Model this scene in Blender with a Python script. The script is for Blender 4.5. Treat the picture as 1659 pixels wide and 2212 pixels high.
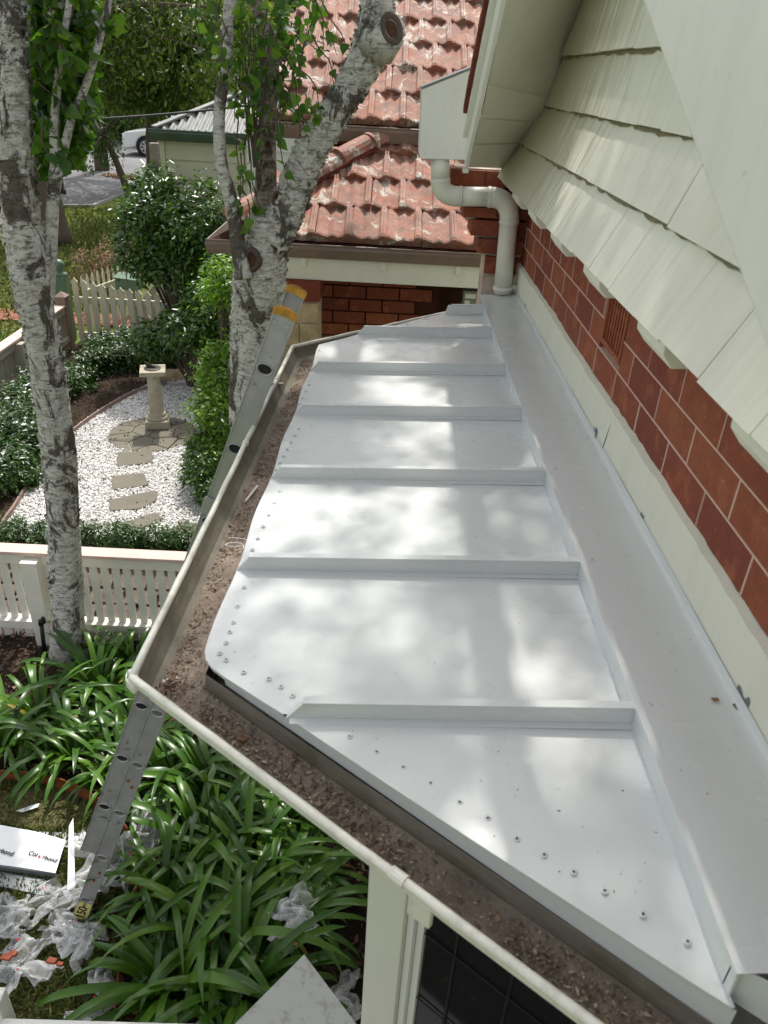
import bpy, math, random
import numpy as np
from mathutils import Vector, Matrix

for o in list(bpy.data.objects): bpy.data.objects.remove(o)
scn = bpy.context.scene
col = scn.collection
H = 3.6                                     # eye height above the garden ground

# ------------------------------------------------------------------ camera
F, CX, CY = 1662.0, 829.5, 1106.0           # focal length and centre in pixels of a 1659 x 2212 view
def _ray(x, y): return np.array([x-CX, -(y-CY), -F])
_dy = _ray(856, 160); _dy /= np.linalg.norm(_dy)
_dn = _ray(665, 4026); _dn = _dn-_dy*_dn.dot(_dy); _dn /= np.linalg.norm(_dn)
_R = np.stack([np.cross(_dy, -_dn), _dy, -_dn])
cam = bpy.data.cameras.new('camera'); cam_o = bpy.data.objects.new('camera', cam); col.objects.link(cam_o)
cam.sensor_fit = 'VERTICAL'; cam.sensor_height = 24.0; cam.lens = 24.0*F/2212
cam.clip_start = 0.05; cam.clip_end = 2000
M4 = Matrix.Identity(4)
for i in range(3):
    for j in range(3): M4[i][j] = _R[i][j]
M4.translation = (0, 0, H)
cam_o.matrix_world = M4
cam.dof.use_dof = True; cam.dof.focus_distance = 4.2; cam.dof.aperture_fstop = 5.0
scn.camera = cam_o
scn.render.resolution_x, scn.render.resolution_y = 768, 1024

# ------------------------------------------------------------------ sky, sun, exposure
SUN = Vector((0.03, 0.54, 0.84)).normalized()
wd = bpy.data.worlds.new("World"); scn.world = wd; wd.use_nodes = True
wn = wd.node_tree.nodes; wl = wd.node_tree.links
sky = wn.new('ShaderNodeTexSky'); sky.sky_type = 'NISHITA'; sky.sun_disc = False
sky.sun_elevation = math.asin(SUN.z); sky.sun_rotation = math.atan2(SUN.x, SUN.y)
sky.air_density = 1.0; sky.dust_density = 3.0; sky.ozone_density = 0.6
hs_ = wn.new('ShaderNodeHueSaturation'); hs_.inputs['Saturation'].default_value = .22   # a thin veil of cloud greys the blue
wl.new(sky.outputs[0], hs_.inputs['Color']); wl.new(hs_.outputs[0], wn['Background'].inputs[0]); wn['Background'].inputs[1].default_value = 0.15
sl = bpy.data.lights.new('sun', 'SUN'); sl.energy = 2.7; sl.angle = math.radians(1.0); sl.color = (1.0, .955, .88)
so = bpy.data.objects.new('sun', sl); col.objects.link(so)
so.rotation_euler = SUN.to_track_quat('Z', 'Y').to_euler(); so.location = (0, 10, 30)
scn.view_settings.view_transform = 'Standard'; scn.view_settings.look = 'None'
scn.view_settings.gamma = 1.0; scn.view_settings.exposure = 0.74
scn.render.engine = 'CYCLES'
scn.cycles.max_bounces = 8; scn.cycles.transparent_max_bounces = 12; scn.cycles.transmission_bounces = 6

# ------------------------------------------------------------------ pixel -> place (a pixel is a direction, the plane it hits gives the distance)
def pz(x, y, z):
    d = _R @ _ray(x, y); t = (z-H)/d[2]; return Vector((d[0]*t, d[1]*t, z))
def px(x, y, X):
    d = _R @ _ray(x, y); t = X/d[0]; return Vector((X, d[1]*t, H+d[2]*t))
def py(x, y, Y):
    d = _R @ _ray(x, y); t = Y/d[1]; return Vector((d[0]*t, Y, H+d[2]*t))

def hz(x, y):                                # the street beyond the garden lies a little higher
    t = min(max((y-12.5)/10.0, 0), 1); return 0.35*t*t*(3-2*t)
def pg(x, y, dz=0.0):                        # pixel on that ground
    p = pz(x, y, 0)
    for _ in range(12): p = pz(x, y, hz(p.x, p.y))
    p.z += dz; return p

# ------------------------------------------------------------------ materials
MATS = {}
class NT:
    def __init__(s, name):
        m = bpy.data.materials.new(name); m.use_nodes = True; s.m = m; s.t = m.node_tree; s.n = s.t.nodes; s.l = s.t.links
        s.b = s.n['Principled BSDF']; s.out = s.n['Material Output']; MATS[name] = m
    def node(s, typ, **kw):
        n = s.n.new(typ)
        for k, v in kw.items():
            if k in ('inputs',):
                for a, b in v.items(): n.inputs[a].default_value = b
            else: setattr(n, k, v)
        return n
    def coord(s, kind='Object', scale=(1, 1, 1), rot=(0, 0, 0)):
        c = s.node('ShaderNodeTexCoord'); mp = s.node('ShaderNodeMapping')
        mp.inputs['Scale'].default_value = scale; mp.inputs['Rotation'].default_value = rot
        s.l.new(c.outputs[kind], mp.inputs[0]); return mp.outputs[0]
    def pos(s, scale=(1, 1, 1)):
        c = s.node('ShaderNodeNewGeometry'); mp = s.node('ShaderNodeMapping'); mp.inputs['Scale'].default_value = scale
        s.l.new(c.outputs['Position'], mp.inputs[0]); return mp.outputs[0]
    def noise(s, v, scale, detail=4, rough=.6, dist=0.0):
        n = s.node('ShaderNodeTexNoise'); n.inputs['Scale'].default_value = scale; n.inputs['Detail'].default_value = detail
        n.inputs['Roughness'].default_value = rough; n.inputs['Distortion'].default_value = dist
        if v is not None: s.l.new(v, n.inputs['Vector'])
        return n.outputs[0]
    def ramp(s, f, stops, interp='LINEAR'):
        r = s.node('ShaderNodeValToRGB'); r.color_ramp.interpolation = interp
        e = r.color_ramp.elements
        while len(e) < len(stops): e.new(.5)
        for i, (p, c) in enumerate(stops):
            e[i].position = p; e[i].color = (c, c, c, 1) if isinstance(c, (int, float)) else (*c, 1)
        s.l.new(f, r.inputs[0]); return r.outputs[0]
    def mix(s, f, a, b, blend='MIX'):
        n = s.node('ShaderNodeMix', data_type='RGBA', blend_type=blend)
        for inp, v in ((n.inputs['Factor'], f), (n.inputs['A'], a), (n.inputs['B'], b)):
            if isinstance(v, (int, float)): inp.default_value = v
            elif isinstance(v, tuple): inp.default_value = (*v, 1)
            else: s.l.new(v, inp)
        return n.outputs['Result']
    def math(s, op, a, b=0.0):
        n = s.node('ShaderNodeMath', operation=op)
        for inp, v in ((n.inputs[0], a), (n.inputs[1], b)):
            if isinstance(v, (int, float)): inp.default_value = v
            else: s.l.new(v, inp)
        return n.outputs[0]
    def orand(s): return s.node('ShaderNodeObjectInfo').outputs['Random']
    def irand(s): return s.node('ShaderNodeNewGeometry').outputs['Random Per Island']
    def bump(s, h, strength=.3, dist=.01):
        b = s.node('ShaderNodeBump'); b.inputs['Strength'].default_value = strength; b.inputs['Distance'].default_value = dist
        s.l.new(h, b.inputs['Height']); s.l.new(b.outputs[0], s.b.inputs['Normal']); return b.outputs[0]
    def set(s, color=None, rough=None, spec=None, metal=None):
        for k, v in (('Base Color', color), ('Roughness', rough), ('Specular IOR Level', spec), ('Metallic', metal)):
            if v is None: continue
            if isinstance(v, tuple): s.b.inputs[k].default_value = (*v, 1)
            elif isinstance(v, (int, float)): s.b.inputs[k].default_value = v
            else: s.l.new(v, s.b.inputs[k])
        return s

def plain(name, c, rough=.6, var=.12, scale=8, spec=.4, metal=0, bump=.15, bscale=60):
    t = NT(name); v = t.pos()
    n = t.noise(v, scale); lo = tuple(x*(1-var) for x in c); hi = tuple(min(1, x*(1+var)) for x in c)
    t.set(t.mix(t.ramp(n, [(.3, 0), (.7, 1)]), lo, hi), rough, spec, metal)
    if bump: t.bump(t.noise(v, bscale, 3), bump, .004)
    return t.m

def mk_materials():
    # new white roofing sheet
    t = NT('roof_metal'); v = t.pos()
    a = t.noise(v, 1.6, 3); b = t.noise(v, 55, 4)
    specks = t.ramp(t.noise(v, 42, 2, .5), [(.70, 0), (.735, 1)])
    c = t.mix(t.ramp(a, [(.3, 0), (.7, 1)]), (.60, .625, .62), (.66, .68, .672))
    c = t.mix(t.math('MULTIPLY', t.ramp(b, [(.55, 0), (.85, 1)]), .18), c, (.52, .52, .48))
    c = t.mix(t.math('MULTIPLY', specks, .12), c, (.40, .37, .32))
    t.set(c, t.ramp(t.noise(v, 3, 3), [(.3, .20), (.7, .32)]), .5)
    t.bump(t.noise(v, 3.0, 2, .45), .34, .02)
    # painted shingles: cream with runs of grime
    t = NT('cream_shingle'); v = t.pos(); vs = t.pos((1, 16, .8))
    streak = t.ramp(t.noise(vs, 2.2, 5, .7), [(.42, 0), (.75, 1)])
    patch = t.ramp(t.noise(v, 2.0, 4), [(.4, 0), (.72, 1)])
    c = t.mix(t.math('MULTIPLY', streak, .38), (.75, .745, .655), (.50, .48, .36))
    c = t.mix(t.math('MULTIPLY', patch, .22), c, (.55, .535, .42))
    c = t.mix(t.math('MULTIPLY', t.orand(), .16), c, (.60, .59, .50))
    sep = t.node('ShaderNodeSeparateXYZ'); t.l.new(t.pos(), sep.inputs[0])
    moss = t.math('MULTIPLY', t.ramp(t.math('ADD', t.math('MULTIPLY', sep.outputs[1], .25), t.math('MULTIPLY', t.noise(t.pos((1, 8, 1)), 4, 6, .7), .5)), [(.85, 0), (1.25, 1)]), .7)
    c = t.mix(moss, c, (.33, .295, .19))
    t.set(c, .55, .35); t.bump(t.noise(t.pos((1, 30, 1)), 8, 4), .25, .006)
    for nm, cc, rr in (('cream_paint', (.74, .735, .64), .5), ('white_paint', (.80, .80, .76), .45), ('render_band', (.72, .715, .60), .65)):
        t = NT(nm); v = t.pos()
        st = t.ramp(t.noise(t.pos((6, 6, .9)), 2.4, 5, .7), [(.5, 0), (.8, 1)])
        c = t.mix(t.math('MULTIPLY', st, .3), cc, tuple(x*.62 for x in cc))
        sp = t.ramp(t.noise(v, 38, 3), [(.68, 0), (.76, 1)])
        c = t.mix(t.math('MULTIPLY', sp, .35), c, (.30, .27, .22))
        t.set(c, rr, .4); t.bump(t.noise(v, 45, 4), .18, .004)
    t = NT('soffit_paint'); v = t.pos()
    st = t.ramp(t.noise(v, 3.5, 5, .7), [(.45, 0), (.8, 1)])
    c = t.mix(t.math('MULTIPLY', st, .35), (.76, .745, .62), (.52, .49, .34))
    t.set(c, .55, .35); t.bump(t.noise(v, 30, 4), .2, .004)
    plain('pvc', (.72, .71, .62), .38, .07, 4, .45, 0, .05)
    # bricks
    t = NT('brick'); v = t.pos(); r = t.orand()
    base = t.ramp(r, [(0, (.19, .045, .027)), (.3, (.26, .068, .036)), (.6, (.31, .092, .042)), (.85, (.22, .055, .032)), (1, (.165, .040, .028))])
    n = t.ramp(t.noise(t.pos((1, 1, 1)), 26, 6, .7), [(.35, 0), (.75, 1)])
    c = t.mix(t.math('MULTIPLY', n, .55), base, (.12, .032, .024))
    pale = t.ramp(t.noise(v, 14, 4), [(.54, 0), (.68, 1)])
    c = t.mix(t.math('MULTIPLY', pale, .55), c, (.37, .125, .058))
    dots = t.ramp(t.noise(v, 75, 2), [(.70, 0), (.76, 1)])
    c = t.mix(t.math('MULTIPLY', dots, .5), c, (.55, .42, .34))
    t.set(c, .75, .25); t.bump(t.noise(v, 60, 5), .5, .004)
    t = NT('pointing'); v = t.pos()
    c = t.mix(t.noise(v, 20, 4), (.54, .33, .26), (.70, .50, .42)); t.set(c, .8, .2); t.bump(t.noise(v, 70, 4), .3, .003)
    plain('mortar', (.52, .43, .34), .9, .25, 14, .2, 0, .4)
    plain('brick_edge', (.16, .04, .03), .8, .25, 20, .2, 0, .4)
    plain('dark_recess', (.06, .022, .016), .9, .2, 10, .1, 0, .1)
    # roof tiles
    t = NT('terracotta'); v = t.pos(); r = t.orand()
    base = t.ramp(r, [(0, (.29, .095, .055)), (.4, (.36, .135, .085)), (.7, (.32, .125, .085)), (1, (.26, .085, .055))])
    wear = t.ramp(t.noise(v, 9, 5, .7), [(.38, 0), (.66, 1)])
    c = t.mix(t.math('MULTIPLY', wear, .55), base, (.46, .31, .24))
    dk = t.ramp(t.noise(v, 16, 5, .7), [(.46, 0), (.62, 1)])
    c = t.mix(t.math('MULTIPLY', dk, .72), c, (.15, .125, .105))
    li = t.ramp(t.noise(v, 6.5, 8, .72, .7), [(.555, 0), (.59, 1)])
    li2 = t.ramp(t.noise(v, 48, 4), [(.3, 0), (.6, 1)])
    c = t.mix(t.math('MULTIPLY', li, t.math('MULTIPLY', li2, .9)), c, (.62, .63, .57))
    t.set(c, .7, .3); t.bump(t.noise(v, 55, 6), .45, .006)
    # gutters
    t = NT('gutter_grime'); v = t.pos()
    c = t.mix(t.ramp(t.noise(v, 9, 6, .7), [(.3, 0), (.7, 1)]), (.19, .148, .118), (.37, .30, .24))
    c = t.mix(t.math('MULTIPLY', t.ramp(t.noise(v, 130, 3), [(.55, 0), (.8, 1)]), .6), c, (.33, .27, .20))
    t.set(c, .85, .25); t.bump(t.noise(v, 80, 6, .7), .8, .012)
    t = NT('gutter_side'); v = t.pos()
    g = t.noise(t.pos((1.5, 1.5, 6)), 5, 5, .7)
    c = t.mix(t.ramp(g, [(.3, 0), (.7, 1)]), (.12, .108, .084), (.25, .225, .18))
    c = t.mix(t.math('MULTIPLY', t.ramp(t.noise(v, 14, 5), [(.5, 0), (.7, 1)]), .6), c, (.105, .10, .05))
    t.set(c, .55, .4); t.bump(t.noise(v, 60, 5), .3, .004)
    t = NT('gutter_white'); v = t.pos()
    d = t.ramp(t.noise(v, 24, 5, .7), [(.5, 0), (.72, 1)])
    t.set(t.mix(t.math('MULTIPLY', d, .5), (.76, .745, .66), (.36, .32, .25)), .42, .45); t.bump(t.noise(v, 40, 4), .2, .004)
    plain('gutter_brown', (.20, .145, .115), .4, .15, 5, .45, 0, .05)
    plain('gutter_green', (.045, .075, .05), .4, .2, 5, .45, 0, .05)
    # ladder
    t = NT('aluminium'); v = t.pos()
    s1 = t.ramp(t.noise(v, 15, 6, .7), [(.35, 0), (.7, 1)])
    c = t.mix(s1, (.44, .44, .44), (.33, .33, .33))
    c = t.mix(t.math('MULTIPLY', t.ramp(t.noise(v, 11, 3, .5, 1.0), [(.64, 0), (.68, 1)]), .75), c, (.16, .16, .155))
    t.set(c, .45, .5, .35); t.bump(t.noise(v, 40, 4), .12, .003)
    plain('yellow_rubber', (.50, .27, .035), .65, .35, 22, .3, 0, .3)
    plain('rung_dark', (.22, .22, .21), .5, .2, 10, .4, .6, .1)
    plain('sticker_yellow', (.72, .66, .22), .5, .1, 10)
    plain('ink', (.012, .012, .014), .6, .1, 5)
    plain('ink_red', (.55, .02, .04), .6, .1, 5)
    plain('rust', (.24, .075, .025), .8, .4, 18, .2, 0, .5)
    # bark
    t = NT('birch_bark'); v = t.pos((1, 1, 1)); vs = t.pos((1, 1, 2.6))
    fl = t.noise(vs, 17, 8, .75, .4)
    c = t.ramp(fl, [(.30, (.12, .095, .08)), (.40, (.36, .325, .285)), (.48, (.62, .60, .565)), (.66, (.78, .765, .735))])
    len_ = t.ramp(t.noise(t.pos((1, 1, 3.4)), 24, 6, .7, .6), [(.56, 0), (.62, 1)])
    c = t.mix(t.math('MULTIPLY', len_, .8), c, (.105, .085, .07))
    pt = t.ramp(t.noise(t.pos((1.3, 1.3, .75)), 3.6, 8, .75, .9), [(.53, 0), (.575, 1)])
    drk = t.mix(t.noise(v, 50, 5), (.035, .026, .02), (.16, .125, .10))
    c = t.mix(t.math('MULTIPLY', pt, .93), c, drk)
    t.set(c, .8, .2)
    t.bump(t.math('ADD', t.math('MULTIPLY', fl, .8), t.math('ADD', t.math('MULTIPLY', t.noise(v, 60, 5), .4), t.math('MULTIPLY', pt, -.9))), .8, .018)
    t = NT('birch_bark_brown'); v = t.pos((1, 1, 1)); vs = t.pos((1, 1, 2.6))
    fl = t.noise(vs, 17, 8, .75, .4)
    c = t.ramp(fl, [(.28, (.085, .062, .05)), (.40, (.19, .145, .12)), (.50, (.31, .255, .22)), (.70, (.50, .46, .42))])
    len_ = t.ramp(t.noise(t.pos((1, 1, 3.4)), 24, 6, .7, .6), [(.56, 0), (.62, 1)])
    c = t.mix(t.math('MULTIPLY', len_, .8), c, (.105, .085, .07))
    pt = t.ramp(t.noise(t.pos((1.3, 1.3, .75)), 3.6, 8, .75, .9), [(.53, 0), (.575, 1)])
    drk = t.mix(t.noise(v, 50, 5), (.035, .026, .02), (.16, .125, .10))
    c = t.mix(t.math('MULTIPLY', pt, .93), c, drk)
    t.set(c, .8, .2)
    t.bump(t.math('ADD', t.math('MULTIPLY', fl, .8), t.math('ADD', t.math('MULTIPLY', t.noise(v, 60, 5), .4), t.math('MULTIPLY', pt, -.9))), .8, .018)
    t = NT('brown_bark'); v = t.pos(); vs = t.pos((1, 1, .3))
    t.set(t.mix(t.noise(vs, 24, 6, .7), (.045, .033, .025), (.19, .15, .12)), .9, .15); t.bump(t.noise(vs, 30, 6), .8, .02)
    plain('heartwood', (.085, .042, .026), .85, .4, 30, .2, 0, .6)
    # leaves: every leaf an island with a colour of its own, light passes through
    def leaf(name, a, b, c, trans=.35, rough=.38, spec=.5):
        t = NT(name); r = t.irand(); o = t.orand()
        r2 = t.math('FRACT', t.math('ADD', r, o))
        cc = t.ramp(r2, [(0, a), (.5, b), (1, c)])
        t.set(cc, rough, spec)
        tr = t.node('ShaderNodeBsdfTranslucent')
        t.l.new(t.mix(1.0, cc, (1.35, 1.5, .55), 'MULTIPLY'), tr.inputs[0])
        mx = t.node('ShaderNodeMixShader'); mx.inputs[0].default_value = trans
        t.l.new(t.b.outputs[0], mx.inputs[1]); t.l.new(tr.outputs[0], mx.inputs[2]); t.l.new(mx.outputs[0], t.out.inputs[0])
    leaf('birch_leaf', (.03, .085, .012), (.06, .14, .018), (.14, .26, .032), .45, .40)
    leaf('birch_leaf_far', (.03, .075, .016), (.05, .11, .02), (.085, .155, .03), .35, .5)
    leaf('shrub_leaf', (.022, .062, .010), (.048, .115, .015), (.105, .205, .024), .28, .32, .6)
    leaf('bright_leaf', (.07, .16, .016), (.14, .27, .024), (.24, .38, .035), .38, .35, .55)
    leaf('hedge_leaf', (.018, .050, .010), (.035, .085, .014), (.07, .145, .02), .24, .35, .55)
    leaf('street_leaf', (.035, .07, .012), (.075, .12, .02), (.16, .21, .04), .36, .45)
    leaf('yellow_leaf', (.13, .17, .03), (.20, .24, .045), (.28, .30, .06), .35, .5)
    leaf('dry_leaf', (.16, .085, .05), (.26, .15, .09), (.36, .25, .16), .15, .7)
    leaf('strap_leaf', (.030, .088, .008), (.052, .135, .011), (.095, .20, .018), .20, .32, .5)
    leaf('yellow_strap', (.30, .26, .04), (.36, .28, .04), (.30, .20, .05), .2, .5)
    leaf('grass_blade', (.05, .085, .018), (.10, .13, .03), (.30, .27, .12), .25, .6, .3)
    leaf('chip', (.032, .022, .016), (.075, .05, .035), (.20, .135, .09), 0, .85, .15)
    leaf('debris', (.10, .072, .055), (.20, .15, .11), (.50, .41, .31), 0, .85, .15)
    leaf('pebble', (.60, .575, .555), (.76, .745, .73), (.86, .85, .835), 0, .7, .3)
    # ground
    t = NT('soil'); v = t.pos()
    t.set(t.mix(t.noise(v, 14, 6, .7), (.022, .016, .012), (.065, .045, .032)), .95, .1); t.bump(t.noise(v, 30, 6), .9, .03)
    t = NT('lawn_soil'); v = t.pos()
    t.set(t.mix(t.noise(v, 9, 6, .7), (.075, .075, .03), (.16, .135, .065)), .95, .1); t.bump(t.noise(v, 40, 6), .8, .02)
    t = NT('verge'); v = t.pos()
    n = t.ramp(t.noise(v, 1.1, 5, .65), [(.35, 0), (.65, 1)])
    c = t.mix(n, (.10, .155, .03), (.165, .21, .05)); c = t.mix(t.math('MULTIPLY', t.ramp(t.noise(v, .45, 5, .7), [(.52, 0), (.66, 1)]), .75), c, (.15, .11, .065))
    t.set(c, .95, .1); t.bump(t.noise(v, 25, 6), .9, .04)
    t = NT('asphalt'); v = t.pos()
    c = t.mix(t.ramp(t.noise(v, .5, 5), [(.35, 0), (.65, 1)]), (.15, .15, .155), (.21, .207, .21))
    c = t.mix(t.math('MULTIPLY', t.noise(v, 60, 3), .3), c, (.22, .22, .22)); t.set(c, .9, .2); t.bump(t.noise(v, 80, 4), .3, .01)
    plain('kerb', (.34, .32, .29), .85, .15, 6)
    plain('gravel_bed', (.58, .55, .53), .9, .2, 40, .2, 0, .8, 90)
    t = NT('flagstone'); v = t.pos(); r = t.orand()
    c = t.mix(t.noise(v, 5, 6, .7), (.105, .095, .075), (.205, .185, .145)); c = t.mix(t.math('MULTIPLY', r, .3), c, (.23, .21, .165))
    c = t.mix(t.math('MULTIPLY', t.ramp(t.noise(v, 28, 4), [(.55, 0), (.75, 1)]), .5), c, (.12, .11, .085))
    t.set(c, .85, .25); t.bump(t.noise(v, 40, 5), .5, .01)
    t = NT('cast_stone'); v = t.pos()
    c = t.mix(t.noise(v, 6, 6, .7), (.30, .265, .19), (.50, .455, .36)); c = t.mix(t.math('MULTIPLY', t.ramp(t.noise(v, 16, 5), [(.5, 0), (.72, 1)]), .5), c, (.17, .155, .115))
    t.set(c, .85, .2); t.bump(t.noise(v, 50, 5), .45, .006)
    plain('sandstone', (.46, .36, .22), .9, .3, 9, .2, 0, .5)
    plain('bronze', (.055, .05, .042), .45, .25, 20, .5, .4)
    # timber paint
    plain('fence_white', (.74, .72, .64), .6, .08, 5, .35, 0, .15)
    plain('fence_cream', (.58, .56, .42), .6, .1, 5, .35, 0, .15)
    plain('fence_taupe', (.40, .36, .31), .6, .12, 5, .35, 0, .15)
    plain('cap_pink', (.60, .44, .39), .6, .1, 6, .35, 0, .15)
    plain('post_brown', (.26, .18, .145), .65, .15, 6)
    plain('finial_green', (.10, .165, .12), .45, .15, 8, .45)
    plain('weatherboard', (.60, .585, .43), .55, .08, 3, .35, 0, .12)
    plain('weatherboard_white', (.70, .71, .68), .55, .08, 3, .35, 0, .12)
    t = NT('corrugated'); v = t.pos()
    c = t.mix(t.ramp(t.noise(v, 5, 6, .7), [(.35, 0), (.7, 1)]), (.16, .165, .16), (.27, .275, .265))
    c = t.mix(t.math('MULTIPLY', t.ramp(t.noise(v, 9, 4), [(.56, 0), (.7, 1)]), .4), c, (.30, .24, .18)); t.set(c, .6, .35, 0)
    t = NT('moss_shade'); v = t.pos()  # olive dirt, its dark colour also carrying the shadow under the shingle courses
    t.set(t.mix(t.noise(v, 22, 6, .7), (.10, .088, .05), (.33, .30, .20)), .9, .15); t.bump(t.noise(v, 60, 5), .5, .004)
    plain('grey_timber', (.25, .22, .19), .85, .2, 12)
    plain('cable_black', (.05, .05, .052), .55, .2, 8)
    plain('black_plastic', (.014, .014, .015), .35, .2, 8)
    t = NT('window_glass'); t.set((.012, .014, .016), .06, .6)
    t = NT('pane_dark'); t.set((.03, .033, .035), .10, .6)
    t = NT('car_white'); t.set((.78, .79, .80), .22, .6); t.b.inputs['Coat Weight'].default_value = .6
    t = NT('car_dark'); t.set((.018, .02, .024), .2, .6); t.b.inputs['Coat Weight'].default_value = .6
    t = NT('car_glass'); t.set((.015, .018, .02), .05, .7)
    plain('rubber', (.018, .018, .019), .8, .2, 12)
    plain('wheel_rim', (.42, .43, .44), .35, .1, 8, .5, .6)
    t = NT('lamp_glass'); t.set((.75, .78, .80), .08, .6)
    # plastic wrap: clear film with milky folds
    t = NT('plastic_film'); v = t.pos()
    t.set((.93, .94, .95), .18, .6)
    tp = t.node('ShaderNodeBsdfTransparent'); mx = t.node('ShaderNodeMixShader')
    lw = t.node('ShaderNodeLayerWeight'); lw.inputs[0].default_value = .35
    f = t.math('ADD', t.math('MULTIPLY', t.ramp(t.noise(v, 7, 3), [(.35, 0), (.7, 1)]), .28), t.math('ADD', t.math('MULTIPLY', lw.outputs['Facing'], .45), .10))
    t.l.new(f, mx.inputs[0]); t.l.new(tp.outputs[0], mx.inputs[1]); t.l.new(t.b.outputs[0], mx.inputs[2]); t.l.new(mx.outputs[0], t.out.inputs[0])
    t.bump(t.noise(v, 16, 2, .5, .5), .35, .02)
    t = NT('sheet_smeared'); v = t.pos()
    sm = t.ramp(t.noise(t.pos((3, 3, 3)), 5, 7, .75), [(.50, 0), (.62, 1)])
    t.set(t.mix(t.math('MULTIPLY', sm, .45), (.62, .63, .63), (.27, .20, .16)), .35, .45)
    plain('sheet_back', (.22, .23, .24), .4, .1, 6, .4, .3)
    t = NT('white_print'); t.set((.80, .81, .82), .3, .5)
    plain('terracotta_shard', (.42, .12, .07), .85, .2, 20)
    plain('lead_flashing', (.17, .175, .185), .55, .25, 14, .4, .3)
    plain('path_stone', (.11, .092, .075), .9, .4, 7, .2, 0, .5)
    plain('path_brick', (.26, .10, .07), .9, .3, 8)
mk_materials()
def mat(n): return MATS[n]

# ------------------------------------------------------------------ mesh helpers
class MB:
    def __init__(s): s.v = []; s.f = []
    def add(s, vs, fs):
        o = len(s.v); s.v += [tuple(p) for p in vs]; s.f += [tuple(o+i for i in f) for f in fs]; return s
    def box(s, a, b):
        x0, y0, z0 = a; x1, y1, z1 = b
        return s.add([(x0,y0,z0),(x1,y0,z0),(x1,y1,z0),(x0,y1,z0),(x0,y0,z1),(x1,y0,z1),(x1,y1,z1),(x0,y1,z1)],
                     [(0,3,2,1),(4,5,6,7),(0,1,5,4),(1,2,6,5),(2,3,7,6),(3,0,4,7)])
    def obox(s, c, ax, ay, az, hx, hy, hz_):
        c = Vector(c); ax, ay, az = Vector(ax)*hx, Vector(ay)*hy, Vector(az)*hz_
        P = [c+i*ax+j*ay+k*az for k in (-1,1) for j in (-1,1) for i in (-1,1)]
        return s.add(P, [(0,2,3,1),(4,5,7,6),(0,1,5,4),(1,3,7,5),(3,2,6,7),(2,0,4,6)])
    def bar(s, p, q, w, h, up=(0,0,1)):
        p, q = Vector(p), Vector(q); d = (q-p); L = d.length; d = d.normalized(); up = Vector(up)
        side = d.cross(up).normalized(); u = side.cross(d).normalized()
        return s.obox((p+q)/2, d, side, u, L/2, w/2, h/2)
    def tube(s, pts, rad, n=12, cap=True, fn=None):
        pts = [Vector(p) for p in pts]; m = len(pts)
        if not hasattr(rad, '__len__'): rad = [rad]*m
        ref = Vector((0.13, 0.97, 0.2)); rings = []; prev = None
        for i in range(m):
            d = (pts[min(i+1, m-1)]-pts[max(i-1, 0)]).normalized()
            if prev is None:
                a = d.cross(ref)
                if a.length < .1: a = d.cross(Vector((1, 0, 0)))
                a.normalize()
            else: a = (prev-d*prev.dot(d)).normalized()
            prev = a; b = d.cross(a)
            r = []
            for k in range(n):
                t = 2*math.pi*k/n; rr = rad[i]*(fn(i, k, pts[i]) if fn else 1)
                r.append(pts[i]+(a*math.cos(t)+b*math.sin(t))*rr)
            rings.append(r)
        vs = [p for r in rings for p in r]; fs = []
        for i in range(m-1):
            for k in range(n): fs.append((i*n+k, i*n+(k+1)%n, (i+1)*n+(k+1)%n, (i+1)*n+k))
        if cap: fs += [tuple(range(n))[::-1], tuple((m-1)*n+k for k in range(n))]
        return s.add(vs, fs)
    def lathe(s, prof, c, n=24, fn=None):
        c = Vector(c); vs = []; fs = []
        for i, (r, z) in enumerate(prof):
            for k in range(n):
                t = 2*math.pi*k/n; rr = r*(fn(i, k) if fn else 1); vs.append(c+Vector((rr*math.cos(t), rr*math.sin(t), z)))
        for i in range(len(prof)-1):
            for k in range(n): fs.append((i*n+k, i*n+(k+1)%n, (i+1)*n+(k+1)%n, (i+1)*n+k))
        fs += [tuple(range(n))[::-1], tuple((len(prof)-1)*n+k for k in range(n))]
        return s.add(vs, fs)
    def prism(s, poly, d):
        poly = [Vector(p) for p in poly]; d = Vector(d); n = len(poly)
        return s.add(poly+[p+d for p in poly], [tuple(range(n))[::-1], tuple(range(n, 2*n))]+[(i, (i+1)%n, n+(i+1)%n, n+i) for i in range(n)])
    def quad(s, a, b, c, d): return s.add([a, b, c, d], [(0, 1, 2, 3)])
    def mesh(s, name, m=None, smooth=False):
        me = bpy.data.meshes.new(name); me.from_pydata(s.v, [], s.f)
        if m: me.materials.append(mat(m))
        if smooth: me.polygons.foreach_set('use_smooth', [True]*len(me.polygons))
        me.update(); return me

def np_mesh(name, V, faces, m, smooth=False):
    me = bpy.data.meshes.new(name); V = np.asarray(V, dtype=np.float32); Fc = np.asarray(faces, dtype=np.int32)
    me.vertices.add(len(V)); me.vertices.foreach_set('co', V.ravel())
    k = Fc.shape[1]; me.loops.add(Fc.size); me.loops.foreach_set('vertex_index', Fc.ravel())
    me.polygons.add(len(Fc)); me.polygons.foreach_set('loop_start', np.arange(0, Fc.size, k, dtype=np.int32))
    me.update(calc_edges=True); me.validate(); me.materials.append(mat(m))
    if smooth: me.polygons.foreach_set('use_smooth', [True]*len(Fc))
    return me

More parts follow.
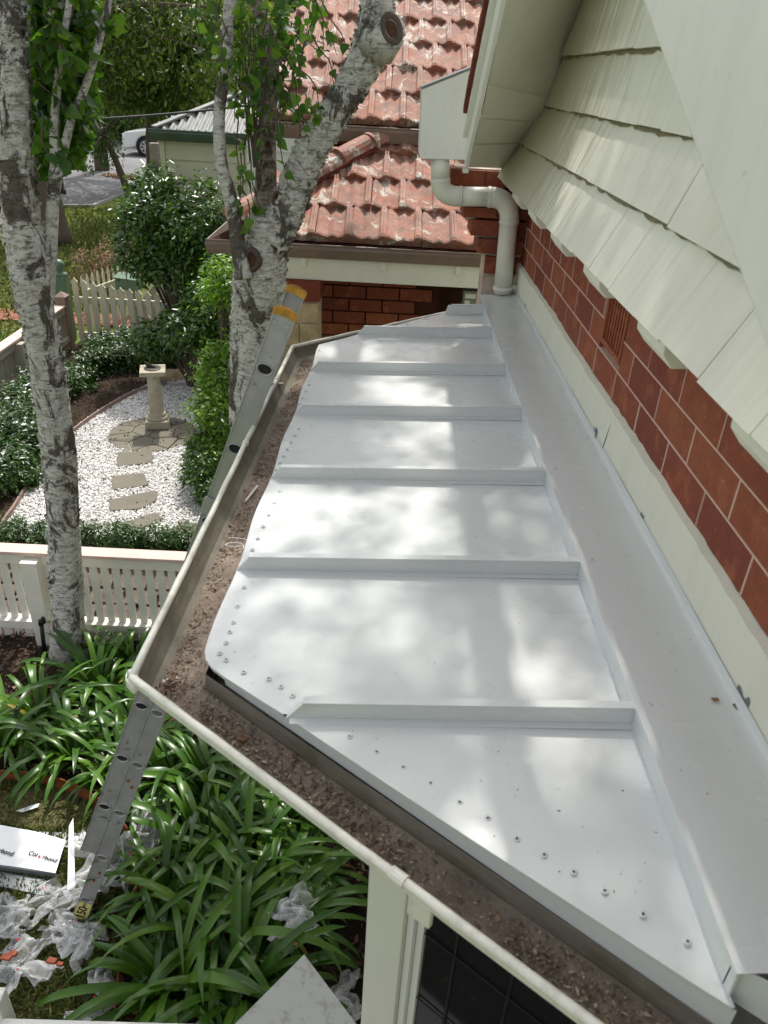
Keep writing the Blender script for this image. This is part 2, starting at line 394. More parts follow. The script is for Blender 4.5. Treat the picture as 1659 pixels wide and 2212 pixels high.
ORG = {}
def link(name, data, parent=None, loc=(0, 0, 0), rot=None, scale=None):
    o = bpy.data.objects.new(name, data); col.objects.link(o); loc = Vector(loc)
    if parent is not None: o.parent = parent; o.location = loc-ORG[parent.name]
    else: o.location = loc
    ORG[o.name] = loc
    if rot is not None: o.rotation_euler = rot
    if scale is not None: o.scale = scale
    return o
def tag(o, label=None, cat=None, group=None, kind=None):
    if label: o['label'] = label
    if cat: o['category'] = cat
    if group: o['group'] = group
    if kind: o['kind'] = kind
    return o
def thing(name, label, cat, loc=(0, 0, 0), group=None):
    o = link(name, None, None, loc); o.empty_display_size = .1; return tag(o, label, cat, group)
U = 0.70; UZ = 1.08; ZB = -UZ/U          # the houses are drawn in units of 0.70 m (one unit = 2.86 bricks), ground at ZB
def to_world(p): return Vector(p)*U+Vector((0, 0, UZ))
def house_frame(o): o.location = (0, 0, UZ); o.scale = (U, U, U); return o
def on_house(mb):
    mb.v = [tuple(to_world(v)) for v in mb.v]; return mb
def part(name, mb, m, parent, smooth=False, bevel=0, label=None, kind=None):
    me = mb.mesh(name, m, smooth) if isinstance(mb, MB) else mb
    o = link(name, me, parent)
    if bevel:
        b = o.modifiers.new('bevel', 'BEVEL'); b.width = bevel; b.segments = 2; b.limit_method = 'ANGLE'; b.angle_limit = .6
    return tag(o, label, kind=kind)
def single(name, mb, m, label, cat, group=None, smooth=False, bevel=0, kind=None):
    me = mb.mesh(name, m, smooth) if isinstance(mb, MB) else mb
    o = link(name, me)
    if bevel:
        b = o.modifiers.new('bevel', 'BEVEL'); b.width = bevel; b.segments = 2; b.limit_method = 'ANGLE'; b.angle_limit = .6
    return tag(o, label, cat, group, kind)
def struct(name, mb, m, smooth=False):
    me = mb.mesh(name, m, smooth) if isinstance(mb, MB) else mb
    return tag(link(name, me), kind='structure')

def catmull(P, n=6):
    P = [np.array(p, float) for p in P]; out = []
    for i in range(len(P)-1):
        p0, p1, p2, p3 = P[max(i-1, 0)], P[i], P[i+1], P[min(i+2, len(P)-1)]
        for k in range(n):
            t = k/n; out.append(.5*((2*p1)+(-p0+p2)*t+(2*p0-5*p1+4*p2-p3)*t*t+(-p0+3*p1-3*p2+p3)*t**3))
    out.append(P[-1]); return out

def unit(a): return a/np.maximum(np.linalg.norm(a, axis=-1, keepdims=True), 1e-9)
def leaf_arrays(C, N, D, L, Wd, shape='diamond', rng=None):
    """C centres of leaf stalk end, N face normals, D tip directions, L lengths, Wd widths."""
    D = unit(D-N*(D*N).sum(1, keepdims=True)); S = np.cross(N, D)
    L = L[:, None]; Wd = Wd[:, None]
    if shape == 'diamond':
        v = np.stack([C, C+D*L*.45+S*Wd*.5+N*L*.06, C+D*L-N*L*.05, C+D*L*.45-S*Wd*.5+N*L*.06], 1)
        f = np.array([[0, 1, 2], [0, 2, 3]])
    else:                                   # heart shaped birch leaf
        v = np.stack([C, C-D*L*.06+S*Wd*.32, C+D*L*.25+S*Wd*.52+N*L*.05, C+D*L*.6+S*Wd*.3+N*L*.03, C+D*L-N*L*.08,
                      C+D*L*.6-S*Wd*.3+N*L*.03, C+D*L*.25-S*Wd*.52+N*L*.05, C-D*L*.06-S*Wd*.32], 1)
        f = np.array([[0, 1, 2], [0, 2, 3], [0, 3, 4], [0, 4, 5], [0, 5, 6], [0, 6, 7]])
    n, k = v.shape[:2]
    return v.reshape(-1, 3), (f[None]+(np.arange(n)*k)[:, None, None]).reshape(-1, 3)
def rand_dirs(rng, n): return unit(rng.normal(size=(n, 3)))

def bush_points(rng, centre, radii, n, clumps=40, tight=.16, floor=None):
    """points gathered in clumps over an uneven shell, so that the outline is ragged and gaps stay open"""
    c = np.array(centre, float); r = np.array(radii, float)
    d = rand_dirs(rng, clumps); rad = rng.uniform(.45, 1.0, (clumps, 1))**.5*rng.uniform(.82, 1.12, (clumps, 1))
    cc = c+d*rad*r
    k = rng.integers(0, clumps, n)
    p = cc[k]+rng.normal(size=(n, 3))*tight*r.mean()*rng.uniform(.5, 1.2, (clumps, 1))[k]
    out = unit((p-c)/r)
    if floor is not None: p[:, 2] = np.maximum(p[:, 2], floor+rng.uniform(0, .05, n))
    return p, out
def foliage(rng, P, OUT, size, up=.6, ratio=.5, shape='diamond', droop=0.0):
    n = len(P)
    N = unit(OUT*.7+np.array([0, 0, up])+rng.normal(size=(n, 3))*.55)
    D = unit(OUT+rng.normal(size=(n, 3))*.8+np.array([0, 0, -droop]))
    L = rng.uniform(.7, 1.25, n)*size
    return leaf_arrays(P, N, D, L, L*ratio, shape)

# ================================================================== the ground
rs = random.Random(7); nr = np.random.default_rng(7)
def sheet_poly(pts, dz, res=None):
    mb = MB(); mb.add([Vector((p[0], p[1], hz(p[0], p[1])+dz)) for p in pts], [tuple(range(len(pts)))]); return mb
def grid_sheet(x0, x1, y0, y1, nx, ny, dz, fn=None):
    mb = MB(); vs = []; fs = []
    for j in range(ny+1):
        for i in range(nx+1):
            x = x0+(x1-x0)*i/nx; y = y0+(y1-y0)*j/ny; vs.append((x, y, hz(x, y)+dz+(fn(x, y) if fn else 0)))
    for j in range(ny):
        for i in range(nx): a = j*(nx+1)+i; fs.append((a, a+1, a+nx+2, a+nx+1))
    return mb.add(vs, fs)
# one ground sheet to the horizon
g = MB(); vs = []; fs = []
ys = [-60, -20, -5, 0, 3, 6, 9, 11, 12.5, 14, 15.5, 17, 18.5, 20, 21.5, 22.5, 26, 35, 60, 150, 400, 900]; xs = [-700, -200, -60, -30, -15, -8, -4, 0, 4, 10, 30, 200, 700]
for y in ys:
    for x in xs: vs.append((x, y, hz(x, y)-.012))
nx = len(xs)
for j in range(len(ys)-1):
    for i in range(nx-1): a = j*nx+i; fs.append((a, a+1, a+nx+1, a+nx))
struct('ground', g.add(vs, fs), 'verge')
struct('garden_bed', grid_sheet(-4.4, 1.2, -1.5, 11.2, 14, 30, 0.0, lambda x, y: .006*math.sin(5*x)*math.sin(4*y)), 'soil', True)

# road beyond the verge with its kerb
kp = [(-60, 489), (60, 486), (105, 468), (135, 447), (200, 447), (225, 437), (324, 401), (350, 392)]
kw = [pg(x, y) for x, y in kp]
kw = [Vector((-40, kw[0].y-2.5, .3))]+kw+[kw[-1]+Vector((14, 10, 0))]
rd = MB(); vs = []; fs = []; far_d = Vector((-.35, .94)); ss = [0, .5, 1, 1.5, 2, 3, 4, 5, 6, 8, 10, 14, 20, 40, 120]
kk = [p for a, b in zip(kw[:-1], kw[1:]) for p in (a, a.lerp(b, .33), a.lerp(b, .66))]+[kw[-1]]
for p in kk:
    for q in ss: x, y = p.x+far_d.x*q, p.y+far_d.y*q; vs.append((x, y, hz(x, y)+.035))
m_ = len(ss)
for i in range(len(kk)-1):
    for k in range(m_-1): q = i*m_+k; fs.append((q, q+m_, q+m_+1, q+1))
rd.add(vs, fs); struct('road', rd, 'asphalt')
kb = MB()
for a, b in zip(kw[:-1], kw[1:]):
    a2 = Vector((a.x, a.y, hz(a.x, a.y)+.05)); b2 = Vector((b.x, b.y, hz(b.x, b.y)+.05)); kb.bar(a2-Vector((0, 0, .03)), b2-Vector((0, 0, .03)), .09, .07)
struct('kerb', kb, 'kerb')
lv = [pg(x, y, .012) for x, y in [(215, 381), (262, 378), (345, 388), (360, 398), (300, 395), (240, 389)]]
pts = np.array([list(lv[0].lerp(lv[2], rs.random()).lerp(lv[4], rs.random()*.8)) for _ in range(1500)]); pts[:, 2] = .37+nr.uniform(0, .03, 1500)
v_, f_ = leaf_arrays(pts, unit(nr.normal(size=(1500, 3))*.4+[0, 0, 1]), nr.normal(size=(1500, 3)), nr.uniform(.08, .2, 1500), nr.uniform(.05, .1, 1500))
tag(link('leaf_litter', np_mesh('leaf_litter', v_, f_, 'dry_leaf')), 'strip of dry tan leaves along the far edge of the road', 'leaf litter', kind='stuff')

# brick path on the verge at the far left
bp = thing('brick_path', 'red brick path crossing the grass behind the taupe fence', 'path', pg(20, 690)); bp['kind'] = 'structure'; del bp['category']; del bp['label']
bm_ = MB().box((-.11, -.055, 0), (.11, .055, .02)).mesh('brick', 'path_brick')
c0 = pg(-120, 684)
for j in range(5):
    for i in range(26):
        p = c0+Vector((i*.235+(.117 if j % 2 else 0), j*.12, 0)); link('brick', bm_, bp, (p.x, p.y, hz(p.x, p.y)+.002), (0, 0, rs.uniform(-.02, .02)))

# lawn at the near left, edged by rusty steel
edge_px = [(-160, 1690), (0, 1690), (60, 1694), (120, 1703), (200, 1738), (262, 1790), (292, 1850), (300, 1930), (285, 2020), (262, 2130), (250, 2260), (240, 2420)]
edge = [pz(x, y, 0) for x, y in edge_px]
edge = [Vector(p) for p in catmull(edge, 5)]
lw_ = MB(); lw_.add([(p.x, p.y, .012) for p in edge]+[(-3.6, edge[-1].y, .012), (-3.6, edge[0].y, .012)], [tuple(range(len(edge)+2))]); struct('lawn', lw_, 'lawn_soil')
st = MB()
for a, b in zip(edge[:-1], edge[1:]): st.bar((a.x, a.y, .045), (b.x, b.y, .045), .006, .11)
single('lawn_edging', st, 'rust', 'rusty steel edging strip curving between the lawn and the strap-leaved plants', 'edging')
def inpoly(x, y, poly):
    c = False; j = len(poly)-1
    for i in range(len(poly)):
        a, b = poly[i], poly[j]
        if (a[1] > y) != (b[1] > y) and x < (b[0]-a[0])*(y-a[1])/(b[1]-a[1])+a[0]: c = not c
        j = i
    return c
lawn_poly = [(p.x, p.y) for p in edge]+[(-3.6, edge[-1].y), (-3.6, edge[0].y)]
pts = []
while len(pts) < 46000:
    x, y = rs.uniform(-2.7, -.9), rs.uniform(.6, 3.05)
    if inpoly(x, y, lawn_poly):
        bare = (x+1.75)**2/.09+(y-2.84)**2/.02
        if bare < 1 and rs.random() < .85: continue
        if math.sin(x*9+3*math.sin(y*5))*math.sin(y*11+2*math.sin(x*7)) < -.45 and rs.random() < .72: continue
        pts.append((x, y, .012))
pts = np.array(pts); n = len(pts)
N = unit(nr.normal(size=(n, 3))*.8+[0, 0, .35]); D = unit(nr.normal(size=(n, 3))*[1, 1, .35]+[0, 0, .42])
v_, f_ = leaf_arrays(pts, N, D, nr.uniform(.025, .06, n), nr.uniform(.006, .011, n))
tag(link('lawn_grass', np_mesh('lawn_grass', v_, f_, 'grass_blade')), 'short clipped grass with dry yellow blades in the lower left corner', 'grass', kind='stuff')

# verge grass blades, short tufts
P = []
while len(P) < 30000:
    x, y = rs.uniform(-10, -4.3), rs.uniform(9, 20.5)
    if x < -4.6 or y > 11.4: P.append((x, y, hz(x, y)-.01))
P = np.array(P); n = len(P)
v_, f_ = leaf_arrays(P, unit(nr.normal(size=(n, 3))+[0, 0, .2]), unit(nr.normal(size=(n, 3))*.5+[0, 0, .6]), nr.uniform(.05, .13, n), nr.uniform(.02, .05, n))
tag(link('verge_grass', np_mesh('verge_grass', v_, f_, 'grass_blade')), 'mown green grass of the street verge under the trees', 'grass', kind='stuff')

# mulch chips on the beds
P = []
while len(P) < 15000:
    u = rs.random()
    if u < .75: x, y = rs.uniform(-2.7, .9), rs.uniform(.5, 4.3)
    else: x, y = rs.uniform(-4.3, -1.0), rs.uniform(5.4, 10.6)
    if u < .75 and inpoly(x, y, lawn_poly): continue
    P.append((x, y, rs.uniform(.004, .03)))
P = np.array(P); n = len(P)
v_, f_ = leaf_arrays(P, unit(nr.normal(size=(n, 3))*.45+[0, 0, 1]), nr.normal(size=(n, 3)), nr.uniform(.02, .075, n), nr.uniform(.008, .022, n))
tag(link('mulch', np_mesh('mulch', v_, f_, 'chip')), 'dark brown bark mulch under the strap-leaved plants', 'mulch', kind='stuff')
P = []
for _ in range(420):
    x, y = rs.uniform(-2.5, .6), rs.uniform(.9, 4.2)
    if not inpoly(x, y, lawn_poly): P.append((x, y, rs.uniform(.02, .05)))
P = np.array(P); n = len(P)
v_, f_ = leaf_arrays(P, unit(nr.normal(size=(n, 3))*.5+[0, 0, 1]), nr.normal(size=(n, 3)), nr.uniform(.03, .08, n), nr.uniform(.015, .035, n))
tag(link('dry_leaves', np_mesh('dry_leaves', v_, f_, 'dry_leaf')), 'scattered dry brown leaves lying on the dark mulch', 'leaf litter', kind='stuff')

# white gravel court with its edging, flagstones and steps
gpx = [(455, 1178), (330, 1172), (200, 1168), (90, 1170), (10, 1160), (6, 1130), (30, 1095), (60, 1048), (110, 982), (160, 928), (235, 876), (300, 842), (360, 826), (440, 826), (500, 850), (560, 920), (560, 1060), (520, 1178)]
gp = [Vector(p) for p in catmull([pz(x, y, .004) for x, y in gpx], 3)]
struct('gravel_court', MB().add([(p.x, p.y, .014) for p in gp], [tuple(range(len(gp)))]), 'gravel_bed')
gpoly = [(p.x, p.y) for p in gp]
slab_c = pz(330, 938, .02); slab_r = .47
steps_px = [[(254, 977), (328, 975), (331, 1000), (255, 1008), (251, 995)], [(241, 1030), (311, 1022), (321, 1048), (243, 1059)],
            [(237, 1080), (336, 1060), (341, 1078), (305, 1100), (236, 1103)], [(247, 1135), (335, 1107), (356, 1122), (270, 1155)],
            [(335, 1172), (350, 1160), (392, 1128), (428, 1130), (425, 1172), (400, 1178)]]
steps_w = [[pz(x, y, .03) for x, y in s] for s in steps_px]
P = []
while len(P) < 26000:
    x, y = rs.uniform(-3.6, -1.0), rs.uniform(5.4, 9.5)
    if not inpoly(x, y, gpoly): continue
    if (x-slab_c.x)**2+(y-slab_c.y)**2 < slab_r**2*.97: continue
    if any(inpoly(x, y, [(p.x, p.y) for p in s]) for s in steps_w): continue
    P.append((x, y, rs.uniform(.012, .03)))
P = np.array(P); n = len(P)
a1 = rand_dirs(nr, n); a2 = unit(np.cross(a1, rand_dirs(nr, n))); a3 = np.cross(a1, a2); s1 = nr.uniform(.011, .021, (n, 1))
V = np.stack([P+a1*s1, P-a1*s1*.9, P+a2*s1*.75, P-a2*s1*.8, P+a3*s1*.5, P-a3*s1*.5], 1).reshape(-1, 3)
ft = np.array([[0, 2, 4], [2, 1, 4], [1, 3, 4], [3, 0, 4], [2, 0, 5], [1, 2, 5], [3, 1, 5], [0, 3, 5]])
tag(link('white_gravel', np_mesh('white_gravel', V, (ft[None]+(np.arange(n)*6)[:, None, None]).reshape(-1, 3), 'pebble')), 'bright white gravel chips around the sundial', 'gravel', kind='stuff')
ed = MB()
eg = [Vector(p) for p in catmull([pz(x, y, .05) for x, y in gpx[4:13]], 5)]
for a, b in zip(eg[:-1], eg[1:]): ed.bar((a.x, a.y, .035), (b.x, b.y, .035), .018, .07)
single('gravel_edging', ed, 'post_brown', 'thin brown edging strip curving along the left of the white gravel', 'edging')
# flat stones
def stone(poly, t, name, parent=None, label=None, cat=None, group=None, z0=.012):
    mb = MB(); pts = []
    for i, a in enumerate(poly):
        b = poly[(i+1) % len(poly)]
        for k in range(3):
            q = a.lerp(b, k/3); pts.append(Vector((q.x+rs.uniform(-.008, .008), q.y+rs.uniform(-.008, .008), z0)))
    mb.prism(pts, (0, 0, t))
    if parent: return part(name, mb, 'flagstone', parent, bevel=.006)
    return single(name, mb, 'flagstone', label, cat, group, bevel=.006)
slabels = ['stepping stone nearest the sundial, square and palest', 'second stepping stone from the sundial, dark grey', 'third stepping stone from the sundial, wide and pointed at the right', 'fourth stepping stone from the sundial, slanting down to the left', 'largest stepping stone, partly behind the ladder and low hedge']
for s, lb in zip(steps_w, slabels): stone(s, .025, 'stepping_stone', None, lb, 'stepping stone', 'stepping stones in the white gravel')
sp = thing('stone_paving_disc', 'round disc of crazy-paved grey stone under the sundial', 'paving', slab_c)
def clip_cell(c, seeds, poly):
    """the part of poly nearer to c than to any other seed"""
    for q in seeds:
        if q is c: continue
        mx, my = (c[0]+q[0])/2, (c[1]+q[1])/2; nx_, ny_ = q[0]-c[0], q[1]-c[1]; L = math.hypot(nx_, ny_); g_ = .006*L; out = []
        f = lambda p: (p[0]-mx)*nx_+(p[1]-my)*ny_+g_
        for a, b in zip(poly, poly[1:]+poly[:1]):
            fa, fb = f(a), f(b)
            if fa <= 0: out.append(a)
            if (fa < 0 < fb) or (fb < 0 < fa): t = fa/(fa-fb); out.append((a[0]+(b[0]-a[0])*t, a[1]+(b[1]-a[1])*t))
        poly = out
        if len(poly) < 3: return []
    return poly
seeds = []
while len(seeds) < 15:
    a, r = rs.uniform(0, 6.283), slab_r*math.sqrt(rs.random()); q = (slab_c.x+r*math.cos(a), slab_c.y+r*math.sin(a))
    if all(math.hypot(q[0]-p[0], q[1]-p[1]) > .17 for p in seeds): seeds.append(q)
circ = [(slab_c.x+slab_r*math.cos(a)*rs.uniform(.98, 1.02), slab_c.y+slab_r*math.sin(a)*rs.uniform(.98, 1.02)) for a in np.linspace(0, 2*math.pi, 33)[:-1]]
for c in seeds:
    pl = clip_cell(c, seeds, circ)
    if len(pl) > 2: part('paving_stone', MB().prism([(x, y, .012) for x, y in pl], (0, 0, .020+rs.uniform(-.003, .003))), 'flagstone', sp, bevel=.004)
# stone border at the back of the court
for i, (x, y) in enumerate([(362, 812), (402, 812), (442, 812)]):
    c = pz(x, y+8, 0); mb = MB().box((c.x-.13, c.y-.07, 0), (c.x+.125, c.y+.07, .13))
    single('border_stone', mb, 'sandstone', ['left one of the rough border stones behind the sundial', 'middle one of the rough border stones behind the sundial', 'right one of the rough border stones behind the sundial'][i], 'stone', 'rough stones edging the back of the gravel', bevel=.02)
# paving seen through the front fence
pv_ = thing('crazy_path', 'x', 'x', (-2, 4.7, 0)); pv_['kind'] = 'structure'; del pv_['category']; del pv_['label']; pv_.name = 'stone_path'; ORG['stone_path'] = ORG['crazy_path']
for i in range(9):
    for j in range(3):
        x = -3.1+i*.27+(.13 if j % 2 else 0); y = 4.48+j*.2
        stone([Vector((x+.012, y+.012, 0)), Vector((x+.26, y+.01, 0)), Vector((x+.25, y+.185, 0)), Vector((x+.02, y+.19, 0))], .02, 'paving_stone', pv_, z0=.006).data.materials[0] = mat('path_stone')

# ================================================================== the house with its bay roof
house = thing('brick_house', 'red brick house with cream shingled gable and white metal bay roof', 'house', (0, 0, 0)); house_frame(house)
WX = .97
# --- main brick wall
wall = part('wall', MB().box((WX+.012, -1.6, ZB), (WX+.25, 5.85, H-.30)), 'mortar', house)
BW, BH, J = .343, .127, .007
vent_y, vent_z = (2.985, 3.315), (H-.975, H-.735)
bricks = []
brk = [MB().box((-.018, -(w_-J)/2, -(BH-J)/2), (.012, (w_-J)/2, (BH-J)/2)).mesh('brick', 'brick') for w_ in (BW, BW/2)]
for r in range(0, 6):
    z = H-1.127+BH*(r+.5)
    off = 1.63+(0 if r % 2 == 0 else BW/2)
    k = int((-1.6-off)/BW)
    while True:
        y0 = off+k*BW; y1 = y0+BW; k += 1
        if y0 > 5.75: break
        segs = [(y0, min(y1, 5.80))]
        if z+BH/2 > vent_z[0]+.01 and z-BH/2 < vent_z[1]-.01:
            segs = []
            if y0 < vent_y[0]: segs.append((y0, min(y1, vent_y[0])))
            if y1 > vent_y[1]: segs.append((max(y0, vent_y[1]), min(y1, 5.8)))
        for a, b in segs:
            if b-a < .04: continue
            o = link('brick', brk[0], wall, (WX+rs.uniform(-.002, .003), (a+b)/2, z), None, (1, (b-a-J)/(BW-J), 1))
# thin raised pointing ribbons on the joints
pt_ = MB()
for r in range(0, 6):
    z = H-1.127+BH*r
    if r > 0: pt_.box((WX-.0205, -1.6, z-.0028), (WX+.01, vent_y[0]-.002 if vent_z[0] < z < vent_z[1] else 5.8, z+.0028))
    if vent_z[0] < z < vent_z[1]: pt_.box((WX-.0205, vent_y[1]+.002, z-.0028), (WX+.01, 5.8, z+.0028))
    off = 1.63+(0 if r % 2 == 0 else BW/2); k = int((-1.6-off)/BW)
    while off+k*BW < 5.75:
        y = off+k*BW; k += 1
        if vent_y[0]-.01 < y < vent_y[1]+.01 and z+BH > vent_z[0]+.02 and z < vent_z[1]-.02: continue
        pt_.box((WX-.020, y-.0024+rs.uniform(-.003, .003), z+.0028), (WX+.01, y+.0024, z+BH-.0028))
part('pointing', pt_, 'pointing', wall)
# --- render band with its chipped edge and cracked foot
bd = MB(); n = 150; top = []; bot = []
for i in range(n+1):
    y = -1.6+(5.8+1.6)*i/n
    top.append((y, H-1.122+rs.uniform(-.006, .005)+(.010*math.sin(y*3.1))*.4)); bot.append((y, H-1.33))
for i in range(n):
    (y0, a), (y1, b) = top[i], top[i+1]
    f0 = WX-.040; k0 = WX-.026
    bd.add([(f0, y0, H-1.33), (f0, y1, H-1.33), (f0, y1, b-.010), (f0, y0, a-.010), (WX-.016, y1, b), (WX-.016, y0, a), (WX+.01, y1, b), (WX+.01, y0, a)],
           [(0, 3, 2, 1), (3, 5, 4, 2), (5, 7, 6, 4)])
band = part('render_band', bd, 'render_band', house)
for y, L in ((3.02, .06), (5.1, .025), (2.31, .035), (1.40, .07)):
    mb = MB(); pr = []
    for k in range(7): pr.append((WX-.0418, y+L*k/6, H-1.296+rs.uniform(.004, .030)))
    mb.add(pr+[(WX-.0418, y+L, H-1.32), (WX-.0418, y, H-1.32)], [tuple(range(9))[::-1]]); part('chip', mb, 'lead_flashing', band)
mb = MB(); mb.add([(WX-.0413, 2.905, H-1.30), (WX-.0413, 2.914, H-1.30), (WX-.0413, 2.873, H-1.175), (WX-.0413, 2.871, H-1.175)], [(0, 3, 2, 1)]); part('crack', mb, 'ink', band)
# --- terracotta air vent
vt = MB(); y0, y1, z0, z1 = vent_y[0]+.008, vent_y[1]-.008, vent_z[0]+.005, vent_z[1]
fr = .022
vt.box((WX-.022, y0, z0), (WX+.012, y1, z0+fr)).box((WX-.022, y0, z1-fr), (WX+.012, y1, z1)).box((WX-.022, y0, z0+fr), (WX+.012, y0+fr, z1-fr)).box((WX-.022, y1-fr, z0+fr), (WX+.012, y1, z1-fr))
vent = part('air_vent', vt, 'brick', house, bevel=.003)
part('vent_back', MB().box((WX+.0125, y0, z0), (WX+.02, y1, z1)), 'dark_recess', vent)
for k in range(7):
    y = y0+fr+(y1-y0-2*fr)*(k+.5)/7; part('vent_slat', MB().box((WX-.012, y-.009, z0+fr), (WX+.012, y+.009, z1-fr)), 'brick', vent)
for zz in (.36, .70): part('vent_slat', MB().box((WX-.009, y0+fr, z0+(z1-z0)*zz-.007), (WX+.011, y1-fr, z0+(z1-z0)*zz+.007)), 'brick', vent)

# --- shingled gable, flared at its foot
prof = [(.730, H-.550), (.822, H-.3255), (.885, H-.098), (.905, H+.147), (.917, H+.40), (.925, H+.66), (.93, H+.92)]
cl = MB()
for (xa, za), (xb, zb) in zip(prof[:-1], prof[1:]): cl.prism([(xa+.03, -1.2, za+.004), (xb+.03, -1.2, zb+.004), (xb+.06, -1.2, zb+.004), (xa+.06, -1.2, za+.004)], (0, 6.85, 0))
clad = part('shingle_cladding', cl, 'cream_shingle', house)
def rake_far(z): return 5.60-(z-(H-.50))/.86          # y where the far soffit meets the cladding
for c, ((xa, za), (xb, zb)) in enumerate(zip(prof[:-1], prof[1:])):
    y = -1.1+rs.uniform(0, .2)
    dirv = Vector((xb-xa, 0, zb-za)).normalized()
    ov = .018
    while y < 5.69:
        w_ = rs.choice([.24, .30, .30, .36])
        y1 = min(y+w_, 5.70)
        lift = rs.uniform(0, .0025)
        a = Vector((xa-.014-lift, 0, za-ov+rs.uniform(-.004, .004))); b = Vector((xb+.014, 0, zb)); nrm = Vector((dirv.z, 0, -dirv.x))*.020
        yl, yr = y+.0012, y1-.0012
        yb = min(yr, rake_far(zb)+.06)
        if yl < rake_far(za)+.05:
            yr2 = min(yr, rake_far(za)+.06)
            yb = max(yb, yl+.002)
            mb = MB(); mb.add([Vector((a.x, yl, a.z)), Vector((a.x, yr2, a.z)), Vector((b.x, yb, b.z)), Vector((b.x, yl, b.z)),
                               Vector((a.x, yl, a.z))+nrm, Vector((a.x, yr2, a.z))+nrm, Vector((b.x, yb, b.z))+nrm, Vector((b.x, yl, b.z))+nrm],
                              [(0, 3, 2, 1), (4, 5, 6, 7), (0, 1, 5, 4), (1, 2, 6, 5), (2, 3, 7, 6), (3, 0, 4, 7)])
            part('shingle', mb, 'cream_shingle', clad)
        y = y1
# mossy dirt below each butt line, with the butts' shadow painted into its colour
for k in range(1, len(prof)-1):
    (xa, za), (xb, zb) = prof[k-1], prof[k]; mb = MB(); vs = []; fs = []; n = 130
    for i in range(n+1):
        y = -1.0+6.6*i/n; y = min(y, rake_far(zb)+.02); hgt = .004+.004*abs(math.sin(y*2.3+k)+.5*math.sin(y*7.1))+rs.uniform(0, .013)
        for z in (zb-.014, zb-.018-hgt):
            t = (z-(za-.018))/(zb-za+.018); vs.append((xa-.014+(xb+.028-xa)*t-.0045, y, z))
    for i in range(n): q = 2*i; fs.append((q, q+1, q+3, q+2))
    part('moss_shade_line', mb.add(vs, fs), 'moss_shade', clad)
# blocks under the foot of the flare
for y in (4.86, 4.20, 3.50, 2.78, 2.02, 1.28):
    part('bracket_block', MB().prism([(.752, y, H-.560), (.754, y, H-.622), (.785, y, H-.660), (.90, y, H-.655), (WX, y, H-.60), (WX, y, H-.53), (.76, y, H-.53)], (0, .26, 0)), 'cream_paint', house, bevel=.004)
part('flare_underside', MB().prism([(.745, -1.2, H-.556), (WX, -1.2, H-.535), (WX, -1.2, H-.52), (.75, -1.2, H-.53)], (0, 6.8, 0)), 'cream_paint', house)

# --- far rake: soffit, barge board, tiles on top
XO = .468
so_out = [px(1012, 361, XO), px(1049, 217, XO), px(1079, 66, XO)]
so_out.append(so_out[2]+(so_out[2]-so_out[1])*1.2)
so_in = [px(1080, 363, .728), px(1128, 292, .815), px(1179, 223, .88), px(1214, 113, .903)]
so_in.append(so_in[3]+(so_in[3]-so_in[2])*1.6)
S_in = [so_in[0].lerp(so_in[1], t) for t in (0, .5)]+[so_in[1], so_in[2], so_in[3], so_in[4]]
nS = 12
def along(pl, t):
    L = [0]
    for a, b in zip(pl[:-1], pl[1:]): L.append(L[-1]+(b-a).length)
    s = t*L[-1]
    for i in range(len(pl)-1):
        if s <= L[i+1]+1e-9: return pl[i].lerp(pl[i+1], (s-L[i])/(L[i+1]-L[i]))
    return pl[-1]
sf = MB(); vs = []; fs = []
for i in range(nS+1):
    a, b = along(so_out, i/nS), along(so_in, i/nS); b = b+(b-a)*.30
    for k in range(5): vs.append(a.lerp(b, k/4))
for i in range(nS):
    for k in range(4): q = i*5+k; fs.append((q, q+1, q+6, q+5))
sf.add(vs, fs); m0 = len(sf.v); sf.add([Vector(v)+Vector((0, .02, .02)) for v in vs], [f[::-1] for f in fs])
soff = part('soffit', sf, 'soffit_paint', house)
for i in (2, 4, 6):                              # lining boards: raised cover beads
    a, b = along(so_out, i/nS*1.0), along(so_in, i/nS*1.0)
    part('cover_bead', MB().bar(a+Vector((0, -.004, -.004)), b+Vector((0, -.004, -.004)), .005, .002), 'soffit_paint', soff)
bg = MB(); d_ = (so_out[2]-so_out[0]).normalized(); e0 = so_out[0]-d_*.01; e1 = so_out[2]+d_*1.2
nn = Vector((0, -d_.z, d_.y)) if d_.y < 0 else Vector((0, d_.z, -d_.y))
upn = Vector((-1, 0, 0)).cross(d_).normalized()
if upn.z < 0: upn = -upn
bg.obox((e0+e1)/2+upn*.055+Vector((-.012, 0, 0)), d_, (1, 0, 0), upn, (e1-e0).length/2, .012, .065)
barge = part('barge_board', bg, 'white_paint', house, bevel=.003)
part('barge_cap', MB().obox((e0+e1)/2+upn*.135+Vector((-.03, 0, 0))+d_*.12, d_, (1, 0, 0), upn, (e1-e0).length/2, .022, .02), 'white_paint', barge, bevel=.003)
vr = MB(); p0 = e0+d_*.35
for k in range(14):
    a = p0+d_*(k*.22)+upn*(.165)+Vector((-.02, .02, 0)); part('verge_tile', MB().obox(a+d_*.1, (d_+upn*.10).normalized(), (1, 0, 0), upn,   .125, .055, .022), 'brick_edge', house, bevel=.006)
# main roof plane of this gable, rising behind the barge
rf = MB()
up_in = [p+Vector((-.02, .05, .12)) for p in so_in]
for a, b in zip(up_in[:-1], up_in[1:]): rf.add([a, b, b+Vector((4, 0, 0)), a+Vector((4, 0, 0))], [(0, 1, 2, 3)])
part('gable_roof', rf, 'terracotta', house)
